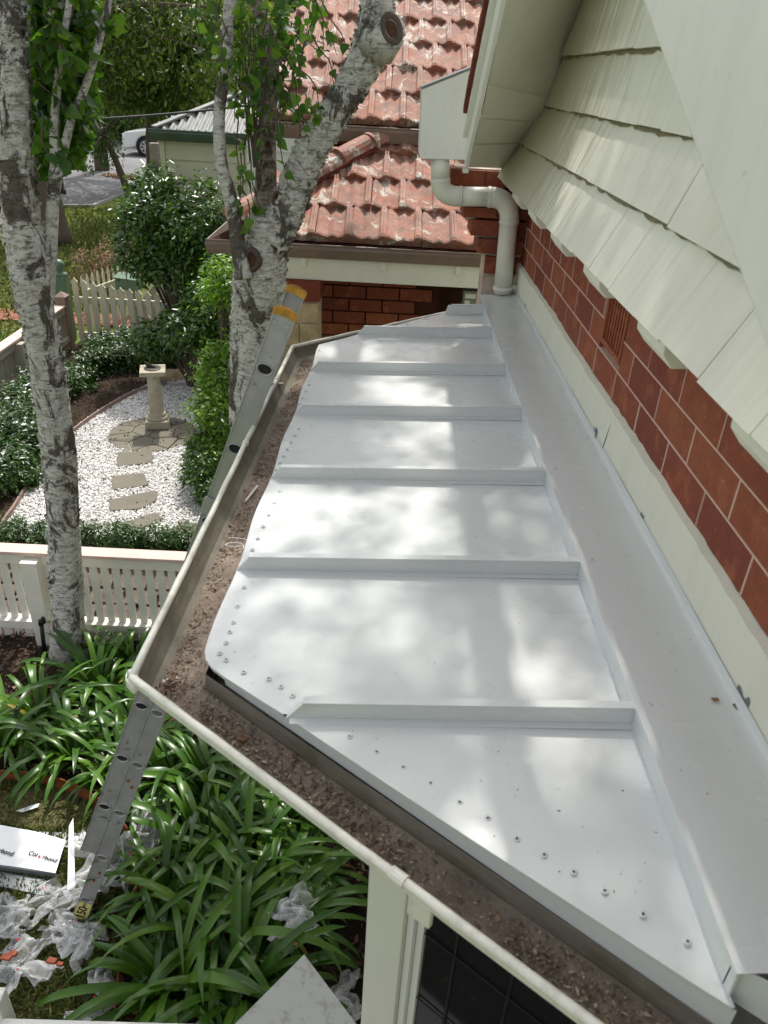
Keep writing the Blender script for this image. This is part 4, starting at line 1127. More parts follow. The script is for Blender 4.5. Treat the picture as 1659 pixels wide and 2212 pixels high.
# porch beam, dentils and piers
part('porch_beam', MB().box((-1.25, PE+.05, gz_p-.30), (1.6, PE+.17, gz_p-.112)), 'cream_paint', nb, bevel=.005)
for x in (-.72, -.03, .62): part('rafter_block', MB().box((x-.022, PE+.028, gz_p-.19), (x+.022, PE+.052, gz_p-.113)), 'cream_paint', nb, bevel=.003)
pc = py(640, 620, PE+.10)
part('pier_cap', MB().box((pc.x-.25, PE+.0, gz_p-.48), (pc.x+.22, PE+.46, gz_p-.301)), 'brick', nb, bevel=.006)
pier = part('porch_pier', MB().box((pc.x-.22, PE+.03, ZB), (pc.x+.20, PE+.44, gz_p-.481)), 'mortar', nb)
z = ZB+.02
while z < gz_p-.52:
    x = pc.x-.235
    for w_ in rs.choice([(.16, .28), (.27, .17), (.44,)]):
        hh = min(.21, gz_p-.485-z); part('quoin_stone', MB().box((x+.004, PE+.012, z), (x+w_-.006, PE+.2, z+hh-.012)), 'sandstone', pier, bevel=.008); x += w_
    z += .21
# brick wall in the shade of the porch
bwl = part('porch_wall', MB().box((-1.3, 7.62, ZB), (.52, 7.8, gz_p-.1)), 'dark_recess', nb)
bmesh_ = MB().box((-.155, -.02, -.055), (.155, .02, .055)).mesh('brick', 'brick')
for r in range(18):
    z = gz_p-.32-r*.125
    for k in range(7):
        x = -1.0+k*.325+(.16 if r % 2 else 0)
        if x > .36: continue
        link('brick', bmesh_, bwl, (x, 7.61, z), (0, 0, rs.uniform(-.01, .01)))
part('porch_wall_return', MB().box((.525, 7.9, ZB), (2.2, 8.1, gz_p-.1)), 'dark_recess', nb)
cq = py(1016, 640, 7.45)
mbx = part('meter_box', MB().box((cq.x-.07, 7.45, cq.z-.14), (cq.x+.07, 7.59, cq.z+.05)), 'sheet_back', nb, bevel=.006)
part('panel', MB().box((cq.x-.05, 7.443, cq.z-.02), (cq.x+.05, 7.449, cq.z+.025)), 'white_paint', mbx)
part('panel', MB().box((cq.x-.05, 7.443, cq.z-.09), (cq.x+.0, 7.449, cq.z-.04)), 'white_paint', mbx)
# upper roof and wall behind the porch
UE = 8.15; uz = py(800, 276, UE).z
tiled('main_roof', nb, -1.10, 1.6, UE+.06, uz+.02, math.radians(30), 9)
eave_gutter(nb, -1.14, 1.7, UE, uz, 'gutter_brown', .13)
part('main_wall', MB().box((-.93, 8.45, ZB), (2.4, 8.7, uz-.02)), 'dark_recess', nb)
for r in range(4):
    for k in range(9):
        x = -.74+k*.325+(.16 if r % 2 else 0); link('brick', bmesh_, nb, (x, 8.44, uz-.12-r*.125))
part('eave_bracket', MB().box((py(790, 310, UE+.1).x-.03, UE+.03, uz-.26), (py(790, 310, UE+.1).x+.03, UE+.09, uz-.13)), 'cream_paint', nb)
part('hip_finial', MB().lathe([(.06, 0), (.10, .03), (.105, .10), (.085, .17), (.05, .21), (.02, .225)], (HX0+.22, PE+.30, gz_p+.09), 16), 'terracotta', nb, smooth=True)

# ================================================================== weatherboard cottage with corrugated roof
ct = thing('weatherboard_cottage', 'cream weatherboard cottage with grey corrugated iron roof and dark green gutter', 'cottage', (-2, 10.6, 0))
CY0 = 10.5; cx0, cx1 = py(345, 330, CY0).x, -.6; czt = py(345, 300, CY0).z
cwall = part('wall', MB().box((cx0+.03, CY0+.03, 0), (cx1, 13.5, czt)), 'grey_timber', ct)
z = czt; k = 0
while z > .4:
    part('weatherboard', MB().prism([(cx0+.07, CY0-.004, z-.225), (cx0+.07, CY0+.03, z-.225), (cx0+.07, CY0+.03, z), (cx0+.07, CY0+.018, z)], (cx1-cx0-.07, 0, 0)), 'weatherboard', cwall); z -= .222
part('corner_board', MB().box((cx0-.005, CY0-.012, .3), (cx0+.068, CY0+.04, czt)), 'weatherboard', ct, bevel=.004)
part('corner_board', MB().box((cx0-.018, CY0-.002, .3), (cx0-.006, CY0+.09, czt)), 'weatherboard', ct)
gx0 = py(322, 292, CY0-.12).x
eave_gutter(ct, gx0, cx1+.1, CY0-.14, czt+.11, 'gutter_green', .12, .13)
co = MB(); vs = []; fs = []; nco = 150; RX0, RX1 = gx0+.06, cx1+.3; ry = CY0+1.1; ridge_z = py(465, 200, CY0+1.1).z
for i in range(nco+1):
    x = RX0+(RX1-RX0)*i/nco; w_ = .022*math.sin(i*math.pi/2.5)
    hipd_ = (x-RX0)                                    # hip on the left: the sheet ends on the hip line
    t = min(1, hipd_/.88+.02)
    for s in (0, .5, 1): 
        y = CY0-.09+(ry-CY0+.09)*t*s; z = czt+.11+(ridge_z-czt-.11)*t*s+w_; vs.append((x, y, z))
for i in range(nco):
    for s in (0, 1): q = i*3+s; fs.append((q, q+3, q+4, q+1))
croof = part('roof', co.add(vs, fs), 'corrugated', ct, smooth=True)
part('hip_flashing', MB().bar((RX0, CY0-.09, czt+.14), (RX0+.88, ry, ridge_z+.03), .10, .02).bar((RX0+.88, ry, ridge_z+.03), (RX1, ry, ridge_z+.03), .15, .02), 'corrugated', croof)
part('side_roof', MB().add([(RX0, CY0-.09, czt+.10), (RX0+.88, ry, ridge_z), (RX0+.88, 13, ridge_z), (RX0, 13.6, czt+.10)], [(0, 1, 2, 3)]), 'corrugated', croof)
pp = py(342, 330, CY0-.35)
single('timber_post', MB().bar((pp.x-.03, CY0-.33, 0), (pp.x-.05, CY0-.33, czt-.02), .10, .10, up=(0, 1, 0)), 'grey_timber', 'weathered grey timber post at the corner of the cream cottage', 'post', bevel=.008)
# weatherboard side wall glimpsed between the birch stems
sd = thing('white_outbuilding', 'white weatherboard wall glimpsed between the birch trunk and porch gutter', 'outbuilding', (-1.3, 9.4, 0))
sw = part('wall', MB().box((-1.62, 9.43, 0), (-.55, 9.6, py(600, 285, 9.4).z)), 'grey_timber', sd)
z = py(600, 285, 9.4).z
for k in range(9): part('weatherboard', MB().prism([(-1.62, 9.395, z-.20), (-1.62, 9.43, z-.20), (-1.62, 9.43, z), (-1.62, 9.415, z)], (1.07, 0, 0)), 'weatherboard_white', sw); z -= .198

# low cream wall and dark green letterbox beside the picket fence
lb = thing('letterbox', 'dark green letterbox with sloping lid behind the picket fence', 'letterbox', pz(275, 600, 1.0))
q = py(277, 606, 11.6)
part('body', MB().prism([(q.x-.17, 11.5, q.z-.12), (q.x+.17, 11.5, q.z-.12), (q.x+.17, 11.5, q.z+.02), (q.x-.17, 11.5, q.z+.05)], (0, .3, 0)), 'finial_green', lb, bevel=.006)
part('lid', MB().prism([(q.x-.19, 11.47, q.z+.052), (q.x+.19, 11.47, q.z+.022), (q.x+.19, 11.47, q.z+.038), (q.x-.19, 11.47, q.z+.068)], (0, .36, 0)), 'finial_green', lb)
part('stand', MB().box((q.x-.05, 11.6, 0), (q.x+.05, 11.7, q.z-.12)), 'fence_taupe', lb)
q2 = py(330, 640, 11.9)
single('rendered_wall', MB().prism([(q2.x-.35, 11.9, 0), (q2.x+1.7, 11.9, 0), (q2.x+1.7, 11.9, q2.z+.2), (q2.x+.1, 11.9, q2.z+.25), (q2.x-.35, 11.9, q2.z-.25)], (0, .15, 0)), 'fence_taupe', 'low pale rendered wall with sloping end behind the glossy shrub', 'wall', bevel=.01)

# ================================================================== fences
def post(name, x, y, w_, h, m, parent, capm=None):
    o = part(name, MB().box((x-w_/2, y-w_/2, 0), (x+w_/2, y+w_/2, h)), m, parent, bevel=.004)
    if capm:
        part('post_cap', MB().add([(x-w_*.62, y-w_*.62, h), (x+w_*.62, y-w_*.62, h), (x+w_*.62, y+w_*.62, h), (x-w_*.62, y+w_*.62, h), (x, y, h+w_*.5)], [(3, 2, 1, 0), (0, 1, 4), (1, 2, 4), (2, 3, 4), (3, 0, 4)]), capm, o)
    return o
FY = 4.30; FH = .715
ff = thing('slatted_fence', 'white slatted fence with pink-capped top rail behind the left birch', 'fence', (-2, FY, 0))
part('cap_rail', MB().box((-3.3, FY-.055, FH), (-.75, FY+.055, FH+.025)), 'cap_pink', ff, bevel=.004)
part('top_rail', MB().box((-3.3, FY-.03, FH-.085), (-.75, FY+.025, FH-.001)), 'fence_white', ff, bevel=.003)
part('bottom_rail', MB().box((-3.3, FY-.055, .10), (-.75, FY+.035, .165)), 'fence_white', ff, bevel=.003)
pf = pz(90, 1398, 0)
fpx = py(92, 1300, FY-.02).x
xq = -3.24
slat = MB().box((-.0235, -.010, .166), (.0235, .010, FH-.086)).mesh('slat', 'fence_white')
base_ = MB().box((-.0235, -.012, .0), (.0235, .012, .099)).mesh('plinth_slat', 'fence_white')
while xq < -.78:
    if abs(xq-fpx) > .075:
        link('slat', slat, ff, (xq, FY, 0)); link('plinth_slat', base_, ff, (xq, FY, 0))
    xq += .0755
part('post', MB().box((fpx-.055, FY-.115, 0), (fpx+.055, FY-.005, FH-.02)), 'fence_white', ff, bevel=.004)
part('post', MB().box((-1.05, FY-.115, 0), (-.94, FY-.005, FH-.02)), 'fence_white', ff, bevel=.004)
# taupe boarded fence along the left of the court
lf = thing('boarded_fence', 'taupe boarded fence running along the left of the white gravel', 'fence', (-4.42, 9, 0))
LX = -4.43
for k in range(46):
    y = 5.6+k*.108
    if y > 10.45: break
    part('fence_board', MB().box((LX-.010+rs.uniform(-.002, .002), y+.003, .05), (LX+.010, y+.104, .60)), 'fence_taupe', lf)
part('cap_rail', MB().box((LX-.07, 5.5, .605), (LX+.07, 10.48, .635)), 'cap_pink', lf, bevel=.004)
part('top_rail', MB().box((LX+.0105, 5.5, .52), (LX+.05, 10.48, .604)), 'fence_taupe', lf)
part('bottom_rail', MB().box((LX+.0105, 5.5, .13), (LX+.06, 10.48, .20)), 'fence_taupe', lf)
for y in (6.2, 8.95): part('post', MB().box((LX+.012, y-.06, 0), (LX+.13, y+.06, .585)), 'fence_taupe', lf, bevel=.004)
post('corner_post', LX+.0, 10.56, .13, .74, 'post_brown', lf, 'post_brown')
# cream picket gate and fence
PY = 10.75
pk = thing('picket_fence', 'cream picket fence with dipping pointed tops beside the green ball post', 'fence', (-3.6, PY, 0))
part('rail', MB().box((-4.36, PY+.013, .60), (-2.2, PY+.05, .68)), 'fence_cream', pk); part('rail', MB().box((-4.36, PY+.013, .10), (-2.2, PY+.05, .18)), 'fence_cream', pk)
for k in range(17):
    x = -4.30+k*.125; t = (x+4.30)/1.5
    h = .95-.16*math.sin(min(t, 1)*math.pi/2) if t <= 1 else .80
    part('picket', MB().prism([(x-.036, PY-.012, .03), (x+.036, PY-.012, .03), (x+.036, PY-.012, h-.07), (x+.045, PY-.012, h-.055), (x, PY-.012, h), (x-.045, PY-.012, h-.055), (x-.036, PY-.012, h-.07)], (0, .022, 0)), 'fence_cream', pk)
post('post', -2.88, PY-.06, .10, .72, 'fence_taupe', pk, 'post_brown')
p2 = thing('picket_fence', 'farther cream picket fence running back towards the street behind the gate', 'fence', (-4.3, 12, 0))
for k in range(22):
    y = 11.25+k*.125; x = -4.40+k*.035; h = .86
    part('picket', MB().prism([(x, y-.036, .03), (x, y+.036, .03), (x, y+.036, h-.07), (x, y, h), (x, y-.036, h-.07)], (.02, 0, 0)), 'fence_cream', p2)
part('rail', MB().bar((-4.37, 11.2, .62), (-3.62, 13.9, .62), .035, .07), 'fence_cream', p2)
def ball_post(x, y, h, w_, label):
    t = thing('ball_post', label, 'post', (x, y, 0), 'green gate posts with ball finials')
    part('shaft', MB().box((x-w_/2, y-w_/2, 0), (x+w_/2, y+w_/2, h-.20)), 'finial_green', t, bevel=.012)
    part('ball_finial', MB().lathe([(w_*.62, 0), (w_*.62, .02), (w_*.40, .035), (w_*.30, .05), (w_*.32, .06)]+[(w_*.48*math.sin(a), .06+w_*.48*(1-math.cos(a))) for a in np.linspace(.7, math.pi-.02, 10)], (x, y, h-.20), 16), 'finial_green', t, smooth=True)
gpq = py(131, 600, 10.95); ball_post(gpq.x, 10.95, py(127, 562, 10.95).z, .16, 'green ball-topped post between the taupe fence and the picket fence')
gq2 = py(259, 520, 13.9); ball_post(gq2.x, 13.9, py(259, 500, 13.9).z, .15, 'smaller green ball-topped post beside the glossy dark shrub')

# ================================================================== sundial
sdl = thing('sundial', 'cast stone sundial on a fluted column in the white gravel', 'sundial', (slab_c.x, slab_c.y, .034))
bs = pz(341, 920, .034); sx, sy = bs.x, bs.y+.02
def rotbox(cx, cy, z0, z1, h, rz):
    mb = MB(); c_, s_ = math.cos(rz), math.sin(rz)
    return mb.prism([(cx+c_*a-s_*b, cy+s_*a+c_*b, z0) for a, b in ((-h, -h), (h, -h), (h, h), (-h, h))], (0, 0, z1-z0))
RZ = .25
part('plinth', rotbox(sx, sy, .033, .12, .125, RZ), 'cast_stone', sdl, bevel=.006)
part('column_base', MB().lathe([(.112, 0), (.118, .015), (.112, .035), (.09, .04), (.098, .055), (.092, .07), (.082, .075)], (sx, sy, .121), 28), 'cast_stone', sdl, smooth=True)
part('column', MB().lathe([(.080, 0), (.079, .1), (.075, .22), (.070, .34), (.067, .40)], (sx, sy, .197), 64, lambda i, k: 1-.055*abs(math.sin(k*math.pi*16/64))), 'cast_stone', sdl)
part('capital', MB().lathe([(.072, 0), (.078, .012), (.074, .02), (.09, .035), (.105, .05)], (sx, sy, .597), 28), 'cast_stone', sdl, smooth=True)
part('table', rotbox(sx, sy, .648, .70, .135, RZ), 'cast_stone', sdl, bevel=.008)
dl = part('dial_plate', MB().lathe([(.088, 0), (.088, .008), (.080, .010), (.078, .007), (.01, .007)], (sx, sy, .701), 32), 'bronze', sdl)
part('gnomon', MB().prism([(sx-.06, sy, .709), (sx+.05, sy, .709), (sx-.075, sy, .775), (sx-.085, sy, .77)], (0, .008, 0)), 'bronze', dl)

# ================================================================== ladder leaning on the gutter
lad = thing('extension_ladder', 'aluminium extension ladder leaning against the bay gutter', 'ladder', (-1.33, 2.4, 0))
f0 = Vector((-.378, 2.394, H-.849)); fD = Vector((-.104, -.020, -.281)); fD = fD*(.3/fD.length); u = -fD.normalized()
b0_ = Vector((-.854, 2.328, H-2.31)); 
yv = Vector((0, 1, 0)); yv = (yv-u*yv.dot(u)).normalized(); nv = u.cross(yv).normalized()      # nv: out of the ladder plane
if nv.x < 0: nv = -nv
def rail(p_lo, p_hi, y_off, w_, name, m='aluminium'):
    c0, c1 = p_lo+yv*y_off, p_hi+yv*y_off; mid = (c0+c1)/2; L = (c1-c0).length/2; mb = MB()
    mb.obox(mid, u, nv, yv, L, w_/2, .0025)
    sg = 1 if y_off < .1 else -1
    for s in (-1, 1):
        mb.obox(mid+nv*s*(w_/2-.002)+yv*sg*.014, u, nv, yv, L, .002, .0115); mb.obox(mid+nv*s*(w_/2-.0025)-yv*sg*.0045, u, nv, yv, L, .0022, .0022)
    return part(name, mb, m, lad, bevel=.0015)
RW = .071; span = .40
fly_lo, fly_hi = f0+fD*8.03, f0-fD*.62
shift_b = nv*.070
bh0 = f0+fD*5.02+shift_b                         # first visible rung hole of the base section
foot = bh0+fD*4.62
z_err = foot.z
base_lo, base_hi = foot-u*0+Vector((0, 0, 0)), bh0-fD*3.25
ladder_fly = [rail(fly_lo, fly_hi, o, RW, 'fly_rail') for o in (0, span)]
ladder_base = [rail(base_lo-u*(z_err/u.z-.012) if z_err > 0 else base_lo+u*((.012-z_err)/u.z), base_hi, o, RW, 'base_rail') for o in (-.006, span+.006)]
def oval_ring(c, r, a, b, t, ax, ay, az):
    pts = []
    mb = MB(); n = 20; vs = []; fs = []
    for k in range(n):
        th = 2*math.pi*k/n; ca, sa = math.cos(th), math.sin(th)
        if sa < 0: sa *= .75                         # D-shaped rung: flat top tread
        for rr, h in ((1.0, 0), (.98, .006), (.84, .008), (.74, -.001)): vs.append(c+ax*(a*ca*rr)+ay*(b*sa*rr)+az*h)
    for k in range(n):
        for j in range(3): q = 4*k+j; q2 = 4*((k+1) % n)+j; fs.append((q, q2, q2+1, q+1))
    mb.add(vs, fs); return mb
def oval_hole(c, a, b, ax, ay, az):
    mb = MB(); n = 20; vs = []
    for k in range(n):
        th = 2*math.pi*k/n; ca, sa = math.cos(th), math.sin(th)
        if sa < 0: sa *= .75
        vs.append(c+ax*(a*ca*.74)+ay*(b*sa*.74)+az*.0006)
    return mb.add(vs, [tuple(range(n))])
ax_h = nv; ay_h = -u
for k in range(0, 8):
    c = f0+fD*k; rg = part('rung', MB().tube([c+yv*.004, c+yv*(span-.004)], .017, 12), 'aluminium', lad, smooth=True)
    for o, sgn in ((-.0028, -1),):
        part('rung_collar', oval_ring(c+yv*o, 0, .030, .024, .004, ax_h, ay_h, -yv), 'aluminium', rg, smooth=True); part('rung_hollow', oval_hole(c+yv*o, .030, .024, ax_h, ay_h, -yv), 'ink', rg)
for k in range(-3, 5):
    c = bh0+fD*k; rg = part('rung', MB().tube([c+yv*.000, c+yv*(span)], .017, 12), 'aluminium', lad, smooth=True)
    part('rung_collar', oval_ring(c+yv*-.0088, 0, .030, .022, .004, ax_h, ay_h, -yv), 'aluminium', rg, smooth=True); part('rung_hollow', oval_hole(c+yv*-.0088, .030, .022, ax_h, ay_h, -yv), 'rung_dark', rg)
for o in (0, span):                                   # ribbed yellow end caps
    c = fly_hi+yv*o; vs = []; n = 18; mb = MB()
    sg = 1 if o == 0 else -1
    for k in range(n+1):
        t = -1+2*k/n; rib_ = .007*(k % 2)
        top = c+nv*(t*RW*.56)+u*(.004+.012*(1-t*t)+rib_); bot_ = c+nv*(t*RW*.53)+u*(-.010+.006*(1-t*t))
        for q in (top, bot_):
            for d in (-.008, .030): vs.append(q+yv*(d*sg))
    fs = []
    for k in range(n):
        a = 4*k; b = a+4; fs += [(a, b, b+1, a+1), (a+2, a+3, b+3, b+2), (a, a+2, b+2, b), (a+1, b+1, b+3, a+3)]
    fs += [(0, 1, 3, 2), (4*n, 4*n+2, 4*n+3, 4*n+1)]
    cpo = part('end_cap', mb.add(vs, fs), 'yellow_rubber', lad)
    for s in (-.5, .5): part('cap_rivet', MB().tube([c+nv*s*RW*.6-u*.03-yv*.008*sg, c+nv*s*RW*.6-u*.03+yv*.002], .006, 8), 'wheel_rim', cpo)
gq = f0+fD*1.80
part('rail_bracket', MB().obox(gq+nv*.0-yv*.010, u, nv, yv, .032, RW*.58, .006), 'aluminium', lad, bevel=.002)
sc = bh0+fD*4.30-yv*.0098
part('weight_sticker', MB().obox(sc, u, nv, yv, .060, RW*.46, .0006), 'sticker_yellow', lad)
fo = ladder_base[0]
part('ladder_foot', MB().obox(Vector((0, 0, 0)), u, nv, yv, .02, RW*.56, .014), 'rubber', lad, bevel=.003).location = (foot-u*(z_err/u.z)+u*.02)-ORG[lad.name]
for k, s in ((1.35, -.2), (1.45, .12), (.55+3, .0), (3.35, .15)):
    c = bh0+fD*k+nv*s*RW-yv*.0092; part('bolt', MB().tube([c, c-yv*.006], .006, 8), 'rust', lad)
def text_mesh(body, size, name, m, font_scale=1.0):
    cu = bpy.data.curves.new(name, 'FONT'); cu.body = body; cu.size = size; cu.align_x = 'CENTER'; cu.align_y = 'CENTER'; cu.extrude = .0002; cu.offset = size*.02
    o = bpy.data.objects.new(name, cu); col.objects.link(o); dg = bpy.context.evaluated_depsgraph_get()
    me = bpy.data.meshes.new_from_object(o.evaluated_get(dg)); bpy.data.objects.remove(o); bpy.data.curves.remove(cu)
    me.materials.clear(); me.materials.append(mat(m)); return me
def place_text(me, name, parent, c, ax, ay, off=.0015):
    ax = Vector(ax).normalized(); ay = Vector(ay); ay = (ay-ax*ay.dot(ax)).normalized(); az = ax.cross(ay)
    o = link(name, me, parent, Vector(c)+az*off); M = Matrix((ax, ay, az)).transposed(); o.rotation_euler = M.to_euler(); return o
place_text(text_mesh('150', .056, 'weight_lettering', 'ink'), 'weight_lettering', lad, sc-u*.010, u, -nv, .002)
place_text(text_mesh('KG', .018, 'weight_lettering', 'ink'), 'weight_lettering', lad, sc+u*.046, u, -nv, .002)
# ================================================================== trees
def trunk_mesh(pts, rad, n=16, sub=7, rough=.07, seed=1, cap=True):
    r_ = random.Random(seed); P = catmull([list(p)+[r] for p, r in zip(pts, rad)], sub)
    ph = [r_.uniform(0, 6.28) for _ in range(6)]
    def fn(i, k, p):
        th = 2*math.pi*k/n
        return 1+rough*(.5*math.sin(3*th+ph[0]+p.z*2.1)+.4*math.sin(5*th+ph[1]-p.z*5)+.35*math.sin(2*th+p.z*9+ph[2]))+r_.uniform(-rough, rough)*.28
    return MB().tube([Vector(p[:3]) for p in P], [p[3] for p in P], n, cap, fn)
def bark_flakes(tree, mbs, n, seed, size=.03):
    """curled scraps of peeling bark standing off the stem"""
    r_ = random.Random(seed); out = MB()
    for _ in range(n):
        mb = r_.choice(mbs); f = r_.choice(mb.f)
        if len(f) != 4: continue
        p = [Vector(mb.v[i]) for i in f]; c = (p[0]+p[1]+p[2]+p[3])/4; nn = (p[1]-p[0]).cross(p[3]-p[0]).normalized()
        if nn.y > .3: continue
        t = Vector((0, 0, 1)).cross(nn)
        if t.length < .2: continue
        t.normalize(); up = nn.cross(t); w_ = size*r_.uniform(.4, 1.3); h = size*r_.uniform(.15, .55); k = r_.uniform(.15, .5)*size*.5; sg = r_.choice((-1, 1))
        out.add([c-t*w_*.5-up*h*.5+nn*.001, c+t*w_*.1-up*h*.5+nn*.002, c+t*w_*.1+up*h*.5+nn*.002, c-t*w_*.5+up*h*.4+nn*.001, c+t*w_*.5*sg-up*h*.3+nn*k, c+t*w_*.5*sg+up*h*.45+nn*k*1.2], [(0, 1, 2, 3), (1, 4, 5, 2)])
    part('bark_flakes', out, 'birch_bark', tree, kind='stuff')
def px_path(L, Y, Wk=1.0):
    """(x, y, width) in view pixels at depth Y -> points and radii"""
    pts = []; rad = []
    for q in L:
        x, y, w_ = q[:3]; Yq = q[3] if len(q) > 3 else Y
        p = py(x, y, Yq); pts.append(p); rad.append(w_*.5*(p-Vector((0, 0, H))).length/math.hypot(F, math.hypot(x-CX, y-CY))*Wk)
    return pts, rad
def leaf_obj_mesh(L=.07, seed=0):
    r_ = random.Random(seed); mb = MB()
    ol = [(0, 0), (-.30, -.02), (-.46, .18), (-.40, .42), (-.27, .62), (-.13, .84), (0, 1.05), (.13, .84), (.27, .62), (.40, .42), (.46, .18), (.30, -.02)]
    cv = r_.uniform(.08, .3); vs = [(x*L, y*L, L*(cv*abs(x)-.25*cv*y*y)) for x, y in ol]; mid = (0, .4*L, -.02*L)
    vs.append(mid); n = len(ol); fs = [(n, (i+1) % n, i) for i in range(n)]
    vs2 = [(-.008*L, -.3*L, 0.02), (.008*L, -.3*L, .02), (0, 0, 0)]
    mb.add(vs, fs); return mb.mesh('leaf', 'birch_leaf', True)
leafm = [leaf_obj_mesh(.075, s) for s in range(5)]
def twigs_and_leaves(tree, starts, rng, nleaf, leaf_scale, droop=.5, length=.6, mat_twig='brown_bark'):
    """thin twigs that carry single leaves; each of these leaves is an object"""
    tw = MB(); cnt = 0
    per = max(1, nleaf//len(starts))
    for (p, d) in starts:
        p = Vector(p); d = Vector(d).normalized(); L = length*rng.uniform(.6, 1.2); pts = [p]; dd = d.copy()
        for k in range(6):
            dd = (dd+Vector((rng.gauss(0, .18), rng.gauss(0, .18), -droop*.14+rng.gauss(0, .1)))).normalized(); pts.append(pts[-1]+dd*L/6)
        tw.tube(pts, [.004*(1-.1*k) for k in range(7)], 5, False)
        for j in range(per):
            t = rng.uniform(.12, 1)*6; i = min(5, int(t)); q = pts[i].lerp(pts[i+1], t-i)
            o = link('leaf', leafm[rng.randrange(5)], tree, q, (rng.gauss(-.9, .7), rng.gauss(0, .7), rng.uniform(0, 6.28)), (leaf_scale*rng.uniform(.7, 1.2),)*3); cnt += 1
    part('twigs', tw, mat_twig, tree)
r5 = random.Random(11)
# ---- left birch
Y1 = 4.02
b1 = thing('birch_tree', 'white-barked birch with slim forked trunk in front of the white slatted fence', 'tree', (-2.0, Y1, 0))
main = [(156, 1412, 86, 4.1), (150, 1370, 72), (143, 1240, 66), (134, 1080, 66), (124, 960, 72), (108, 850, 68), (92, 740, 70), (74, 640, 78), (58, 540, 78), (44, 430, 74), (33, 290, 72), (27, 140, 68), (22, 0, 66), (10, -300, 62), (0, -800, 50)]
tm1 = trunk_mesh(*px_path(main, Y1), n=26, sub=11, rough=.085, seed=2); part('trunk', tm1, 'birch_bark', b1, smooth=True); bark_flakes(b1, [tm1], 1500, 5, .05)
stems = [[(92, 700, 40), (104, 600, 30), (110, 500, 28), (114, 420, 25), (118, 350, 21), (116, 280, 19), (124, 190, 17), (138, 80, 15), (150, 0, 13), (160, -150, 10)],
         [(112, 450, 24), (124, 385, 21), (140, 315, 18), (156, 255, 17), (178, 205, 17), (196, 155, 16), (212, 100, 15), (226, 45, 15), (236, 0, 14), (262, -160, 10)]]
for i, s in enumerate(stems): part('branch', trunk_mesh(*px_path(s, Y1+.05), n=12, sub=5, rough=.06, seed=5+i), 'birch_bark', b1, smooth=True)
def scar(tree, x, y, Y, a, b, label=None, tilt=(0, -1, 0), yaw=0):
    """branch scar: rolled bark lip round a dark core, set on the trunk surface"""
    c = py(x, y, Y); az = Vector(tilt).normalized(); ax = az.cross(Vector((0, 0, 1))).normalized(); ay = ax.cross(az)
    mb = MB(); n = 18; vs = []; fs = []
    for k in range(n):
        th = 2*math.pi*k/n; wob = 1+.08*math.sin(3*th+x)
        for rr, h in ((1.35, -.02), (1.15, .012), (.92, .018), (.74, .004)): vs.append(c+ax*(a*math.cos(th)*rr*wob)+ay*(b*math.sin(th)*rr*wob)+az*h)
    for k in range(n):
        for j in range(3): q = 4*k+j; q2 = 4*((k+1) % n)+j; fs.append((q, q2, q2+1, q+1))
    s_ = part('branch_scar', mb.add(vs, fs), 'brown_bark', tree, smooth=True)
    part('scar_core', MB().add([c+ax*(a*math.cos(2*math.pi*k/n)*.78)+ay*(b*math.sin(2*math.pi*k/n)*.78)+az*.003 for k in range(n)], [tuple(range(n))]), 'heartwood', s_)
# bark peels low on the trunk
for x, y, w_ in ((112, 1150, .03), (126, 1185, .035), (158, 975, .02)):
    c = py(x, y, Y1-.02); part('bark_peel', MB().add([c+Vector((0, 0, .05)), c+Vector((-w_, -.02, .02)), c+Vector((-w_*1.3, -.035, -.03)), c+Vector((-.004, -.005, -.07))], [(0, 1, 2, 3)]), 'birch_bark', b1)
st_ = []
for _ in range(44):
    x, y = r5.choice([(r5.uniform(70, 185), r5.uniform(-30, 200)), (r5.uniform(65, 150), r5.uniform(130, 330)), (r5.uniform(85, 180), r5.uniform(-60, 100))])
    st_.append((py(x, y, Y1+r5.uniform(-.15, .5)), (r5.gauss(0, .5), r5.gauss(0, .4), r5.uniform(-.9, .3))))
for _ in range(4): st_.append((py(r5.uniform(60, 150), r5.uniform(230, 330), Y1-.12), (r5.gauss(0, .5), -.3, -.6)))
twigs_and_leaves(b1, st_, r5, 300, .85, 1.0, .22)
rg1 = np.random.default_rng(3)
P, O = [], []
n = 4600
xx = rg1.uniform(62, 205, n); yy = rg1.uniform(-60, 360, n)
for x, y in zip(xx, yy):
    if y > 250 and x > 200-(y-250)*.25: continue
    if rg1.random() < .25+.35*(y/360) : continue
    P.append(list(py(x, y, Y1+rg1.uniform(.1, .9))))
P = np.array(P); O = rand_dirs(rg1, len(P))
v_, f_ = foliage(rg1, P, O, .062, .3, .85, 'heart', .6)
part('foliage', np_mesh('foliage', v_, f_, 'birch_leaf', True), 'birch_leaf', b1, kind='stuff')
# crown above the picture: it throws the dappled shade on the metal
def crown(tree, c, r, n, seed, size=.075, clumps=70, m='birch_leaf', tight=.13):
    rg = np.random.default_rng(seed); P, O = bush_points(rg, c, r, n, clumps, tight); v_, f_ = foliage(rg, P, O, size, .5, .85, 'diamond', .5)
    part('crown', np_mesh('crown', v_, f_, m), m, tree, kind='stuff')
crown(b1, (-1.7, 4.4, 7.4), (1.5, 1.6, 1.5), 6000, 21, .075, 60)
